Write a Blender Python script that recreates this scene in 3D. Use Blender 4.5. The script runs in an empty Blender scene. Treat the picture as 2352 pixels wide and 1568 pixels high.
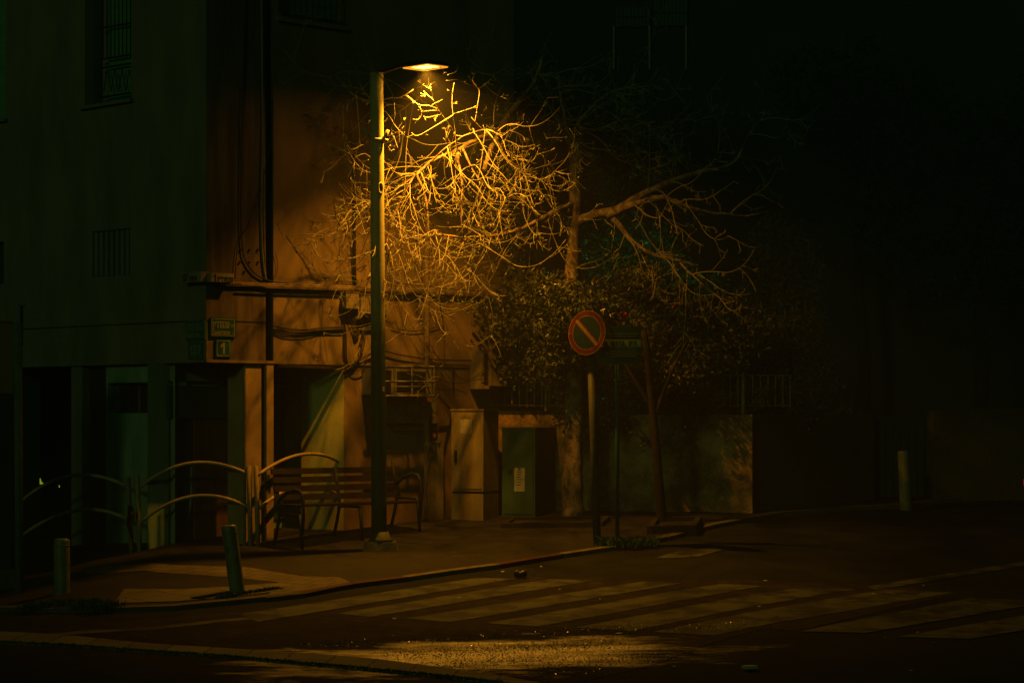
import bpy, bmesh, math, random
import numpy as np
from mathutils import Vector, Matrix
R = math.radians
sc = bpy.context.scene
col = sc.collection
# ------------------------------------------------------------------ camera, light, exposure
F = 5553.0; HC = 2.23; YH = 960.0           # lens and horizon in units of a 2352 px wide frame
cd = bpy.data.cameras.new('camera'); cam = bpy.data.objects.new('camera', cd); col.objects.link(cam)
cd.sensor_width = 36; cd.lens = F/2352*36; cd.shift_y = (YH-784)/2352
cd.clip_start = .2; cd.clip_end = 900
cam.location = (0, 0, HC); cam.rotation_euler = (R(90), 0, 0); sc.camera = cam
w = bpy.data.worlds.new('World'); sc.world = w; w.use_nodes = True
wn = w.node_tree; bg = wn.nodes['Background']
SUN_EL, SUN_AZ = 15, 203                     # degrees; azimuth clockwise from +Y
sky = wn.nodes.new('ShaderNodeTexSky'); sky.sky_type = 'NISHITA'; sky.sun_disc = False
sky.sun_elevation = R(SUN_EL); sky.sun_rotation = R(SUN_AZ)
tint = wn.nodes.new('ShaderNodeMix'); tint.data_type = 'RGBA'; tint.blend_type = 'MULTIPLY'
tint.inputs[0].default_value = 1; tint.inputs[7].default_value = (.16, 1, .20, 1)
wn.links.new(sky.outputs[0], tint.inputs[6]); wn.links.new(tint.outputs[2], bg.inputs[0])
bg.inputs[1].default_value = .0034
sl = bpy.data.lights.new('sun', 'SUN'); sl.energy = .082; sl.angle = R(5); sl.color = (.72, 1, .34)
so = bpy.data.objects.new('sun', sl); col.objects.link(so)
az = R(SUN_AZ); el = R(SUN_EL)
so.rotation_euler = Vector((math.sin(az)*math.cos(el), math.cos(az)*math.cos(el), math.sin(el))).to_track_quat('Z', 'Y').to_euler()
sc.view_settings.view_transform = 'Standard'; sc.view_settings.look = 'None'
sc.view_settings.exposure = 0; sc.view_settings.gamma = 1
sc.cycles.max_bounces = 5; sc.cycles.diffuse_bounces = 0; sc.cycles.glossy_bounces = 2
sc.cycles.sample_clamp_indirect = 3; sc.cycles.use_denoising = True
LAMP_E = 30.0

# ------------------------------------------------------------------ materials
def mat(name, c, c2=None, scale=3.0, rough=.85, bump=0., bscale=40, streak=None, metal=0., spec=.3, contrast=(.35, .65), emit=None):
    m = bpy.data.materials.new(name); m.use_nodes = True
    n = m.node_tree.nodes; l = m.node_tree.links; b = n['Principled BSDF']
    b.inputs['Roughness'].default_value = rough; b.inputs['Metallic'].default_value = metal
    b.inputs['Specular IOR Level'].default_value = spec
    c2 = c2 or tuple(x*.72 for x in c)
    g = n.new('ShaderNodeNewGeometry'); mp = n.new('ShaderNodeMapping'); l.new(g.outputs['Position'], mp.inputs[0])
    t = n.new('ShaderNodeTexNoise'); t.inputs['Scale'].default_value = scale; t.inputs['Detail'].default_value = 6
    t.inputs['Roughness'].default_value = .65
    if streak: mp.inputs['Scale'].default_value = streak
    l.new(mp.outputs[0], t.inputs['Vector'])
    r = n.new('ShaderNodeValToRGB'); r.color_ramp.elements[0].position = contrast[0]; r.color_ramp.elements[1].position = contrast[1]
    r.color_ramp.elements[0].color = (*c2, 1); r.color_ramp.elements[1].color = (*c, 1)
    l.new(t.outputs[0], r.inputs[0])
    t2 = n.new('ShaderNodeTexNoise'); t2.inputs['Scale'].default_value = bscale; t2.inputs['Detail'].default_value = 4
    l.new(g.outputs['Position'], t2.inputs['Vector'])
    mx = n.new('ShaderNodeMix'); mx.data_type = 'RGBA'; mx.blend_type = 'MULTIPLY'; mx.inputs[0].default_value = .55
    r2 = n.new('ShaderNodeValToRGB'); r2.color_ramp.elements[0].position = .3; r2.color_ramp.elements[0].color = (.55, .55, .55, 1)
    r2.color_ramp.elements[1].position = .6
    l.new(t2.outputs[0], r2.inputs[0]); l.new(r.outputs[0], mx.inputs[6]); l.new(r2.outputs[0], mx.inputs[7])
    l.new(mx.outputs[2], b.inputs['Base Color'])
    if bump:
        bp = n.new('ShaderNodeBump'); bp.inputs['Strength'].default_value = bump; bp.inputs['Distance'].default_value = .02
        l.new(t2.outputs[0], bp.inputs['Height']); l.new(bp.outputs[0], b.inputs['Normal'])
    if emit:
        b.inputs['Emission Color'].default_value = (*emit[0], 1); b.inputs['Emission Strength'].default_value = emit[1]
    return m

def brick_mat(name, c1, c2, mortar, scale, rot, wet=None, rough=.8, bw=.2, bh=.1, bump=.35):
    m = bpy.data.materials.new(name); m.use_nodes = True
    n = m.node_tree.nodes; l = m.node_tree.links; b = n['Principled BSDF']
    b.inputs['Specular IOR Level'].default_value = .25
    g = n.new('ShaderNodeNewGeometry'); mp = n.new('ShaderNodeMapping'); mp.inputs['Rotation'].default_value = (0, 0, R(rot))
    l.new(g.outputs['Position'], mp.inputs[0])
    wob = n.new('ShaderNodeTexNoise'); wob.inputs['Scale'].default_value = 3.
    l.new(g.outputs['Position'], wob.inputs['Vector'])
    ad = n.new('ShaderNodeMix'); ad.data_type = 'RGBA'; ad.blend_type = 'LINEAR_LIGHT'; ad.inputs[0].default_value = .05
    l.new(mp.outputs[0], ad.inputs[6]); l.new(wob.outputs[1], ad.inputs[7])
    br = n.new('ShaderNodeTexBrick'); br.inputs['Scale'].default_value = scale
    br.inputs['Brick Width'].default_value = bw; br.inputs['Row Height'].default_value = bh
    br.inputs['Mortar Size'].default_value = .012; br.inputs['Mortar Smooth'].default_value = .3
    br.inputs['Color1'].default_value = (*c1, 1); br.inputs['Color2'].default_value = (*c2, 1); br.inputs['Mortar'].default_value = (*mortar, 1)
    l.new(ad.outputs[2], br.inputs['Vector'])
    big = n.new('ShaderNodeTexNoise'); big.inputs['Scale'].default_value = 1.1; big.inputs['Detail'].default_value = 7; big.inputs['Roughness'].default_value = .7
    l.new(g.outputs['Position'], big.inputs['Vector'])
    rr = n.new('ShaderNodeValToRGB'); rr.color_ramp.elements[0].position = .35; rr.color_ramp.elements[0].color = (.5, .5, .5, 1); rr.color_ramp.elements[1].position = .62
    l.new(big.outputs[0], rr.inputs[0])
    mx = n.new('ShaderNodeMix'); mx.data_type = 'RGBA'; mx.blend_type = 'MULTIPLY'; mx.inputs[0].default_value = .8
    l.new(br.outputs['Color'], mx.inputs[6]); l.new(rr.outputs[0], mx.inputs[7])
    fine = n.new('ShaderNodeTexNoise'); fine.inputs['Scale'].default_value = 55; fine.inputs['Detail'].default_value = 3
    l.new(g.outputs['Position'], fine.inputs['Vector'])
    ht = n.new('ShaderNodeMath'); ht.operation = 'MULTIPLY_ADD'; ht.inputs[1].default_value = -1.2
    l.new(br.outputs['Fac'], ht.inputs[0]); l.new(fine.outputs[0], ht.inputs[2])
    bp = n.new('ShaderNodeBump'); bp.inputs['Strength'].default_value = bump; bp.inputs['Distance'].default_value = .02
    l.new(ht.outputs[0], bp.inputs['Height']); l.new(bp.outputs[0], b.inputs['Normal'])
    b.inputs['Roughness'].default_value = rough
    if wet:
        # damp area: an ellipse with a ragged edge; damp stone is darker and glossier
        (cx, cy), (ax, ay), ang = wet
        m2 = n.new('ShaderNodeMapping'); m2.vector_type = 'TEXTURE'
        m2.inputs['Location'].default_value = (cx, cy, 0); m2.inputs['Rotation'].default_value = (0, 0, ang); m2.inputs['Scale'].default_value = (ax, ay, 50)
        l.new(g.outputs['Position'], m2.inputs[0])
        ln = n.new('ShaderNodeVectorMath'); ln.operation = 'LENGTH'; l.new(m2.outputs[0], ln.inputs[0])
        nz = n.new('ShaderNodeTexNoise'); nz.inputs['Scale'].default_value = 1.5; nz.inputs['Detail'].default_value = 8; nz.inputs['Roughness'].default_value = .72
        m3 = n.new('ShaderNodeMapping'); m3.inputs['Scale'].default_value = (.7, 2.4, 1); l.new(g.outputs['Position'], m3.inputs[0]); l.new(m3.outputs[0], nz.inputs['Vector'])
        s = n.new('ShaderNodeMath'); s.operation = 'MULTIPLY_ADD'; s.inputs[1].default_value = 2.6
        l.new(nz.outputs[0], s.inputs[0]); l.new(ln.outputs['Value'], s.inputs[2])
        mr = n.new('ShaderNodeMapRange'); mr.inputs['From Min'].default_value = 2.25; mr.inputs['From Max'].default_value = 1.55
        l.new(s.outputs[0], mr.inputs[0])
        dk = n.new('ShaderNodeMix'); dk.data_type = 'RGBA'; dk.blend_type = 'MULTIPLY'; dk.inputs[7].default_value = (.75, .72, .66, 1)
        l.new(mr.outputs[0], dk.inputs[0]); l.new(mx.outputs[2], dk.inputs[6]); l.new(dk.outputs[2], b.inputs['Base Color'])
        rg = n.new('ShaderNodeMapRange'); rg.inputs['To Min'].default_value = rough; rg.inputs['To Max'].default_value = .42
        l.new(mr.outputs[0], rg.inputs[0]); l.new(rg.outputs[0], b.inputs['Roughness'])
        b.inputs['Coat Roughness'].default_value = .5; b.inputs['Coat IOR'].default_value = 2.8
        l.new(mr.outputs[0], b.inputs['Coat Weight']); l.new(bp.outputs[0], b.inputs['Coat Normal'])
        sp_ = n.new('ShaderNodeMapRange'); sp_.inputs['To Min'].default_value = .08; sp_.inputs['To Max'].default_value = 1.; l.new(mr.outputs[0], sp_.inputs[0]); l.new(sp_.outputs[0], b.inputs['Specular IOR Level'])
        # wet grit
        vo = n.new('ShaderNodeTexVoronoi'); vo.inputs['Scale'].default_value = 30
        l.new(g.outputs['Position'], vo.inputs['Vector'])
        vm = n.new('ShaderNodeMath'); vm.operation = 'MULTIPLY'; l.new(vo.outputs['Distance'], vm.inputs[0]); l.new(mr.outputs[0], vm.inputs[1])
        h2 = n.new('ShaderNodeMath'); h2.operation = 'MULTIPLY_ADD'; h2.inputs[1].default_value = -2.6
        l.new(vm.outputs[0], h2.inputs[0]); l.new(ht.outputs[0], h2.inputs[2]); l.new(h2.outputs[0], bp.inputs['Height'])
        bp.inputs['Strength'].default_value = .32
    else:
        l.new(mx.outputs[2], b.inputs['Base Color'])
    return m

M = {}
M['plaster_warm'] = mat('salmon_plaster', (.36, .245, .105), (.25, .17, .072), 1.1, .9, .25, 60, streak=(1.6, 1.6, .55))
M['plaster_pale'] = mat('pale_plaster', (.44, .29, .125), (.24, .155, .07), 1.5, .9, .25, 60)
M['plaster_left'] = mat('grey_plaster', (.30, .27, .18), (.20, .18, .13), 1.1, .9, .25, 60, streak=(1.6, 1.6, .5))
M['plaster_stain'] = mat('stained_plaster', (.24, .165, .09), (.12, .085, .05), 2.2, .9, .25, 60, streak=(2.6, 2.6, .3), contrast=(.40, .60))
M['column_paint'] = mat('column_paint', (.62, .42, .18), (.44, .29, .12), 2.0, .85, .2, 60)
M['olive_paint'] = mat('olive_paint', (.78, .72, .19), (.58, .56, .16), 1.6, .75, .15, 60)
M['green_paint'] = mat('pale_green_paint', (.36, .56, .36), (.22, .38, .24), 1.8, .75, .15, 60, streak=(2, 2, .5))
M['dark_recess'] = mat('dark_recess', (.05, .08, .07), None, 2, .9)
M['shutter'] = mat('blue_green_shutter', (.05, .15, .14), None, 4, .6, streak=(1, 1, 14))
M['door_wood'] = mat('brown_door', (.30, .15, .06), (.18, .09, .035), 3, .7, streak=(4, 4, .5))
M['dark_maroon'] = mat('dark_maroon_panel', (.07, .028, .03), None, 3, .7)
M['glass_dark'] = mat('dark_glass', (.02, .03, .03), None, 2, .15, spec=.5)
M['blind'] = mat('roller_blind', (.16, .42, .2), (.10, .30, .13), 3, .7, streak=(1, 1, 9))
M['metal_dark'] = mat('dark_iron', (.035, .035, .03), None, 6, .6, metal=.3)
M['metal_paint'] = mat('painted_metal', (.30, .28, .20), (.18, .16, .11), 6, .55)
M['rail'] = mat('rail_paint', (.60, .46, .24), (.36, .26, .13), 6, .6)
M['tube'] = mat('cream_tube_paint', (.68, .50, .20), (.48, .34, .14), 7, .5, spec=.4)
M['bollard'] = mat('bollard_paint', (.26, .29, .14), (.14, .155, .07), 6, .42, .1, 90, spec=.5)
M['pole'] = mat('lamp_pole_paint', (.19, .21, .085), (.14, .16, .065), 5, .5, .05, 60, streak=(3, 3, .6))
M['concrete'] = mat('dirty_concrete', (.17, .17, .12), (.07, .08, .05), 4, .9, .5, 30)
M['sign_pole'] = mat('galvanised_pole', (.09, .095, .045), (.055, .06, .03), 8, .55)
M['green_pole'] = mat('green_pole_paint', (.02, .12, .06), None, 8, .5)
M['cable'] = mat('black_cable', (.03, .025, .02), None, 6, .6)
M['conduit'] = mat('pale_conduit', (.34, .25, .14), (.20, .14, .08), 6, .6)
M['box'] = mat('meter_box_plastic', (.38, .31, .19), (.26, .21, .13), 5, .55)
M['cabinet'] = mat('beige_cabinet', (.46, .36, .15), (.32, .24, .10), 2.2, .65, .05, 60, streak=(1.5, 1.5, .7))
M['cabinet_side'] = M['cabinet']
M['green_cab'] = mat('green_cabinet', (.055, .13, .035), (.04, .095, .026), 2.5, .6, .05, 60)
M['paper'] = mat('pale_paper', (.62, .60, .46), (.48, .46, .34), 8, .8)
M['ink'] = mat('dark_ink', (.03, .045, .04), None, 6, .8)
M['sign_green'] = mat('green_enamel', (.010, .115, .075), None, 5, .45)
M['sign_faded'] = mat('faded_green_enamel', (.03, .22, .12), None, 5, .55)
M['sign_letter'] = mat('white_enamel', (.36, .34, .22), None, 6, .5)
M['sign_letter_dim'] = mat('faded_letters', (.34, .46, .20), None, 6, .5)
M['box_sign'] = mat('opal_plastic', (.46, .38, .24), (.34, .27, .16), 4, .5)
M['red'] = mat('sign_red', (.12, .010, .005), (.08, .007, .004), 6, .45)
M['blue'] = mat('sign_blue', (.006, .03, .05), None, 6, .45)
M['yellow'] = mat('sign_yellow', (.28, .19, .065), None, 6, .5)
M['board_green'] = mat('board_green', (.006, .07, .03), None, 6, .5)
M['bench_wood'] = mat('bench_slat_wood', (.024, .014, .008), (.014, .009, .005), 5, .7, streak=(2, 2, 9))
M['bark'] = mat('pale_bark', (.46, .33, .19), (.13, .09, .05), 9, .95, .9, 45, streak=(1, 1, .6), contrast=(.4, .58))
M['twig'] = mat('pale_twig', (.46, .41, .20), (.30, .26, .13), 9, .8, .3, 80)
M['dark_bark'] = mat('dark_bark', (.035, .028, .02), None, 9, .95, .5, 45)
M['leaf'] = mat('glossy_leaf', (.18, .19, .065), (.07, .085, .028), 14, .30, spec=.5)
M['leaf_dull'] = mat('dull_leaf', (.24, .21, .08), (.10, .10, .04), 10, .55, spec=.4)
M['leaf_far'] = mat('far_leaf', (.05, .06, .025), None, 10, .8)
M['flower'] = mat('red_petals', (.65, .02, .04), None, 9, .5)
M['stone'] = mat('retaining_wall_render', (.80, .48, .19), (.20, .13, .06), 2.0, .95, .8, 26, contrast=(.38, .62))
M['asphalt'] = mat('asphalt', (.050, .046, .036), (.030, .028, .024), 1.3, .85, .5, 110)
M['asphalt_near'] = mat('coarse_asphalt', (.060, .053, .036), (.034, .031, .022), 1.4, .5, 1., 60, spec=.8)
M['paint_white'] = mat('worn_road_paint', (.105, .12, .062), (.022, .024, .017), 2.6, .8, .4, 70, contrast=(.42, .58))
M['kerb'] = mat('kerb_stone', (.15, .13, .08), (.09, .08, .05), 4, .85, .3, 60)
M['kerb_red'] = mat('kerb_red_paint', (.09, .028, .018), (.06, .022, .014), 6, .8)
M['kerb_white'] = mat('kerb_white_paint', (.20, .165, .09), (.12, .10, .055), 6, .8)
M['moss'] = mat('moss_and_grass', (.03, .12, .03), (.02, .07, .02), 14, .8)
M['soil'] = mat('soil', (.04, .032, .022), None, 6, .95, .6, 50)
M['car_paint'] = mat('pale_car_paint', (.32, .40, .24), None, 2, .3, spec=.6)
M['rubber'] = mat('rubber', (.02, .02, .02), None, 6, .8)
M['red_lamp'] = mat('tail_lamp_glass', (.5, .01, .02), None, 6, .2, emit=((1, .01, .03), .35))
M['lamp_housing'] = mat('lamp_housing', (.06, .05, .035), None, 6, .6)
M['rear_wall'] = mat('rear_building_plaster', (.045, .055, .04), (.03, .037, .03), 1, .9)
M['tarp'] = mat('pale_green_cloth', (.30, .48, .32), (.2, .34, .22), 4, .8, .3, 8)

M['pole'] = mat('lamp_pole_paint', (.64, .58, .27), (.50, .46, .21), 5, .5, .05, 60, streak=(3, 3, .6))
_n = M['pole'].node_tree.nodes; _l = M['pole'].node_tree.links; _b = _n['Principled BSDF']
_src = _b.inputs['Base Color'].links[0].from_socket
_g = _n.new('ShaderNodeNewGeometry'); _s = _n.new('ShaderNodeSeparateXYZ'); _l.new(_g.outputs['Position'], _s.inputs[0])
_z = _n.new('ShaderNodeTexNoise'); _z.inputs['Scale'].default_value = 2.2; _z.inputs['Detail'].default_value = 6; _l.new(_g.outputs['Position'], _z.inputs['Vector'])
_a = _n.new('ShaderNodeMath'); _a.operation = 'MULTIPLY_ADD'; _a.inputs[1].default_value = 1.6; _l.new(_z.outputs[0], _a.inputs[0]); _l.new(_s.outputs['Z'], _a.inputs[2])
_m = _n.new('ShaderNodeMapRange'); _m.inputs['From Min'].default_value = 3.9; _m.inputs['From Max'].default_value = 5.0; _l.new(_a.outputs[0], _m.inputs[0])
_x = _n.new('ShaderNodeMix'); _x.data_type = 'RGBA'; _x.inputs[6].default_value = (.035, .085, .04, 1)      # darker green towards the foot, ragged upper edge
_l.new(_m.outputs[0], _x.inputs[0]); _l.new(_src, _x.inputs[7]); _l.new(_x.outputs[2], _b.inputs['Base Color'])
M['left_post'] = mat('green_grey_post', (.16, .22, .10), (.10, .14, .07), 8, .55)
# ------------------------------------------------------------------ helpers
WL = {}
def tag(o, label=None, cat=None, group=None, kind=None):
    if label: o['label'] = label
    if cat: o['category'] = cat
    if group: o['group'] = group
    if kind: o['kind'] = kind
    return o
def thing(name, label, cat, loc, group=None):
    o = bpy.data.objects.new(name, None); o.empty_display_size = .2; col.objects.link(o)
    o.location = loc; WL[o.name] = Vector(loc)
    return tag(o, label, cat, group)
class MB:
    def __init__(s): s.v = []; s.f = []
    def add(s, vs, fs):
        b = len(s.v); s.v += [tuple(v) for v in vs]; s.f += [tuple(b+i for i in f) for f in fs]; return s
    def box8(s, p):
        return s.add(p, [(0, 3, 2, 1), (4, 5, 6, 7), (0, 1, 5, 4), (1, 2, 6, 5), (2, 3, 7, 6), (3, 0, 4, 7)])
    def box(s, c, d, ax=None):
        c = Vector(c); ax = ax or (Vector((1, 0, 0)), Vector((0, 1, 0)), Vector((0, 0, 1)))
        x, y, z = [a*k/2 for a, k in zip(ax, d)]
        return s.box8([c-x-y-z, c+x-y-z, c+x+y-z, c-x+y-z, c-x-y+z, c+x-y+z, c+x+y+z, c-x+y+z])
    def tube(s, pts, r, n=8, caps=True):
        pts = [Vector(p) for p in pts]; k = len(pts)
        rs = r if isinstance(r, (list, tuple)) else [r]*k
        b = len(s.v); up = None
        for i, p in enumerate(pts):
            t = (pts[min(i+1, k-1)]-pts[max(i-1, 0)])
            if t.length < 1e-9: t = Vector((0, 0, 1))
            t.normalize()
            if up is None: up = t.orthogonal().normalized()
            else:
                up = up - t*up.dot(t)
                up = up.normalized() if up.length > 1e-6 else t.orthogonal().normalized()
            q = t.cross(up)
            for j in range(n):
                a = 2*math.pi*j/n
                s.v.append(tuple(p+(up*math.cos(a)+q*math.sin(a))*rs[i]))
        for i in range(k-1):
            for j in range(n):
                j2 = (j+1) % n
                s.f.append((b+i*n+j, b+i*n+j2, b+(i+1)*n+j2, b+(i+1)*n+j))
        if caps:
            s.f.append(tuple(b+j for j in range(n))[::-1]); s.f.append(tuple(b+(k-1)*n+j for j in range(n)))
        return s
    def build(s, name, m, parent=None, smooth=False, **kw):
        off = Vector((0, 0, 0)); p = parent
        if p is not None: off = WL[p.name]
        me = bpy.data.meshes.new(name)
        me.from_pydata([tuple(Vector(v)-off) for v in s.v], [], s.f)
        if isinstance(m, list):
            for q in m: me.materials.append(q)
        else: me.materials.append(m)
        if smooth: me.polygons.foreach_set('use_smooth', [True]*len(me.polygons))
        me.update()
        o = bpy.data.objects.new(name, me); col.objects.link(o)
        if parent is not None: o.parent = parent
        WL[o.name] = off.copy()
        return tag(o, **kw)

def sm(e0, e1, x):
    t = min(1, max(0, (x-e0)/(e1-e0))); return t*t*(3-2*t)
def G(x, y):
    x = min(12, max(-12, x)); y = min(46, max(8, y))
    return .08*(y-31)+.01*(x+3.5)+.16*min(0, x+5)*sm(26, 33, y)-.03*max(0, x-3)+.06*sm(35, 37, y)
def P(px, py, D):
    return Vector(((px-1176)/F*D, D, HC-(py-YH)/F*D))
def gp(px, py, dz=0.):
    lo, hi = 8., 60.
    for _ in range(50):
        D = (lo+hi)/2; p = P(px, py, D)
        if p.z > G(p.x, p.y)+dz: lo = D
        else: hi = D
    p = P(px, py, lo); p.z = G(p.x, p.y)+dz
    return p
class W:
    def __init__(s, o, d, n): s.o = Vector(o); s.d = Vector(d).normalized(); s.n = Vector(n).normalized()
    def pt(s, a, n, z):
        q = s.o+s.d*a+s.n*n; return Vector((q.x, q.y, z))
    def a(s, px, n=0.):
        k = (px-1176)/F; q = s.o+s.n*n
        return (k*q.y-q.x)/(s.d.x-k*s.d.y)
    def z(s, px, py, n=0.):
        D = s.pt(s.a(px, n), n, 0).y
        return HC-(py-YH)/F*D
    def p(s, px, py, n=0.):
        return s.pt(s.a(px, n), n, s.z(px, py, n))
    def box(s, mb, a0, a1, n0, n1, z0, z1):
        a0, a1 = min(a0, a1), max(a0, a1)
        return mb.box8([s.pt(a0, n0, z0), s.pt(a1, n0, z0), s.pt(a1, n1, z0), s.pt(a0, n1, z0),
                        s.pt(a0, n0, z1), s.pt(a1, n0, z1), s.pt(a1, n1, z1), s.pt(a0, n1, z1)])
    def rect(s, px0, py0, px1, py1, n=0.):      # returns a0,a1,z0,z1 of a picture rectangle on the plane n
        a0, a1 = sorted((s.a(px0, n), s.a(px1, n))); xm = (px0+px1)/2
        return a0, a1, s.z(xm, py1, n), s.z(xm, py0, n)
    def pbox(s, mb, px0, py0, px1, py1, n0, n1):
        a0, a1, z0, z1 = s.rect(px0, py0, px1, py1, n1)
        return s.box(mb, a0, a1, n0, n1, z0, z1)
    def wall(s, mb, a0, a1, z0, z1, n=0., holes=(), depth=.2):
        A = sorted({a0, a1, *[h[0] for h in holes], *[h[1] for h in holes]})
        Z = sorted({z0, z1, *[h[2] for h in holes], *[h[3] for h in holes]})
        for i in range(len(A)-1):
            for j in range(len(Z)-1):
                ca, cz = (A[i]+A[i+1])/2, (Z[j]+Z[j+1])/2
                if any(h[0] < ca < h[1] and h[2] < cz < h[3] for h in holes): continue
                mb.add([s.pt(A[i], n, Z[j]), s.pt(A[i+1], n, Z[j]), s.pt(A[i+1], n, Z[j+1]), s.pt(A[i], n, Z[j+1])], [(0, 1, 2, 3)])
        for h in holes:
            c = [(h[0], h[2]), (h[1], h[2]), (h[1], h[3]), (h[0], h[3])]
            for k in range(4):
                (p, q), (u, v) = c[k], c[(k+1) % 4]
                mb.add([s.pt(p, n, q), s.pt(u, n, v), s.pt(u, n-depth, v), s.pt(p, n-depth, q)], [(0, 1, 2, 3)])
            mb.add([s.pt(h[0], n-depth, h[2]), s.pt(h[1], n-depth, h[2]), s.pt(h[1], n-depth, h[3]), s.pt(h[0], n-depth, h[3])], [(0, 1, 2, 3)])
        return mb
TH = R(44); CU = Vector((math.cos(TH), math.sin(TH), 0)); CV = Vector((-math.sin(TH), math.cos(TH), 0))
C0 = P(474, 960, 35.0); C0.z = 0
FA = W(C0, CU, -CV)          # lamp-lit face, running right and away
FB = W(C0, CV, -CU)          # dark face, running left and away

# stroke lettering ---------------------------------------------------
GL = {
 'samekh': (.8, [[(.02, 1), (.72, 1), (.78, .5), (.55, .05), (.3, .05), (.06, .45), (.1, 1)]]),
 'nun': (.55, [[(.12, 1), (.45, 1), (.47, .03), (0, .03)]]),
 'he': (.8, [[(0, 1), (.7, 1), (.7, 0)], [(.1, .62), (.1, 0)]]),
 'dalet': (.8, [[(0, 1), (.78, 1)], [(.6, 1), (.6, 0)]]),
 'resh': (.7, [[(0, 1), (.52, 1), (.62, .85), (.62, 0)]]),
 'yod': (.35, [[(.05, 1), (.25, 1), (.25, .5)]]),
 'nunsofit': (.35, [[(.05, 1), (.22, 1), (.22, -.38)]]),
 'alef': (.8, [[(.03, 1), (.7, 0)], [(.66, 1), (.64, .62), (.4, .45)], [(.06, 0), (.1, .4), (.28, .62)]]),
 'geresh2': (.35, [[(.05, 1), (.03, .7)], [(.25, 1), (.23, .7)]]),
 'geresh': (.2, [[(.1, 1), (.06, .7)]]),
 'qof': (.75, [[(0, 1), (.66, 1), (.66, .5), (.35, .1)], [(.08, .6), (.08, -.35)]]),
 'bet': (.75, [[(0, 1), (.56, 1), (.58, .05)], [(0, .03), (.75, .03)]]),
 'vav': (.35, [[(.05, 1), (.24, 1), (.24, 0)]]),
 'memsofit': (.8, [[(0, 1), (.68, 1), (.68, .03), (.08, .03), (.08, 1)]]),
 'het': (.8, [[(0, 1), (.68, 1), (.68, 0)], [(.1, 1), (.1, 0)]]),
 'A': (.75, [[(0, 0), (.34, 1), (.68, 0)], [(.12, .33), (.56, .33)]]),
 'N': (.75, [[(.05, 0), (.05, 1), (.6, 0), (.6, 1)]]),
 'H': (.75, [[(.05, 0), (.05, 1)], [(.6, 0), (.6, 1)], [(.05, .5), (.6, .5)]]),
 'E': (.65, [[(.55, 1), (.05, 1), (.05, 0), (.55, 0)], [(.05, .52), (.48, .52)]]),
 'D': (.75, [[(.05, 0), (.05, 1), (.4, 1), (.62, .8), (.62, .2), (.4, 0), (.05, 0)]]),
 'R': (.75, [[(.05, 0), (.05, 1), (.48, 1), (.6, .85), (.6, .65), (.48, .5), (.05, .5)], [(.3, .5), (.62, 0)]]),
 'I': (.25, [[(.1, 0), (.1, 1)]]),
 'O': (.8, [[(.05, .2), (.05, .8), (.22, 1), (.5, 1), (.66, .8), (.66, .2), (.5, 0), (.22, 0), (.05, .2)]]),
 'S': (.72, [[(.6, .85), (.48, 1), (.15, 1), (.03, .85), (.05, .62), (.55, .4), (.6, .17), (.46, 0), (.14, 0), (.02, .15)]]),
 't': (.45, [[(.2, .9), (.2, 0), (.38, 0)], [(.02, .62), (.38, .62)]]),
 '1': (.5, [[(.03, .72), (.3, .98), (.3, 0)]]),
 '3': (.7, [[(.04, 1), (.55, 1), (.27, .6), (.58, .42), (.58, .15), (.42, 0), (.1, 0), (.02, .14)]]),
 '6': (.7, [[(.52, 1), (.2, .8), (.05, .4), (.1, .06), (.4, 0), (.6, .2), (.5, .5), (.1, .48)]]),
 '2': (.7, [[(.03, .8), (.2, 1), (.5, .98), (.58, .7), (.02, 0), (.6, 0)]]),
 '7': (.65, [[(.0, 1), (.58, 1), (.22, 0)]]),
 ' ': (.4, []),
}
def letters(mb, seq, org, right, up, nrm, h, gap=.2, th=.17, depth=.006, width=None, xs=1.):
    tot = sum(GL[c][0] for c in seq)+gap*(len(seq)-1)
    if width: xs = width/(tot*h)
    x = 0
    for c in seq:
        wd, st = GL[c]
        for pl in st:
            for k in range(len(pl)-1):
                a = org+right*((x+pl[k][0])*h*xs)+up*(pl[k][1]*h); b = org+right*((x+pl[k+1][0])*h*xs)+up*(pl[k+1][1]*h)
                t = (b-a); L = t.length; t.normalize(); s = nrm.cross(t)
                jit = .0004*((k*7+len(mb.v)//8) % 5)
                mb.box((a+b)/2+nrm*(depth/2+jit/2), (L+th*h*.9, th*h, depth+jit), (t, s, nrm))
        x += wd+gap
    return tot*h*xs

# ------------------------------------------------------------------ ground, road, pavement
def grid(name, xs, ys, dz, m, **kw):
    mb = MB(); nx = len(xs)
    for y in ys:
        for x in xs: mb.v.append((x, y, G(x, y)+dz))
    for j in range(len(ys)-1):
        for i in range(nx-1):
            a = j*nx+i; mb.f.append((a, a+1, a+nx+1, a+nx))
    return mb.build(name, m, None, True, **kw)
far = [-400, -200, -100, -60, -30, -20, -16]
XS = far+[x*.5 for x in range(-28, 29)]+[-x for x in far[::-1]]
YS = [-60, -20, 0, 8, 12, 16, 20]+[20+.5*i for i in range(1, 57)]+[52, 60, 90, 150, 300, 700]
grid('road', XS, YS, -.05, M['asphalt'], kind='structure')

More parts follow.
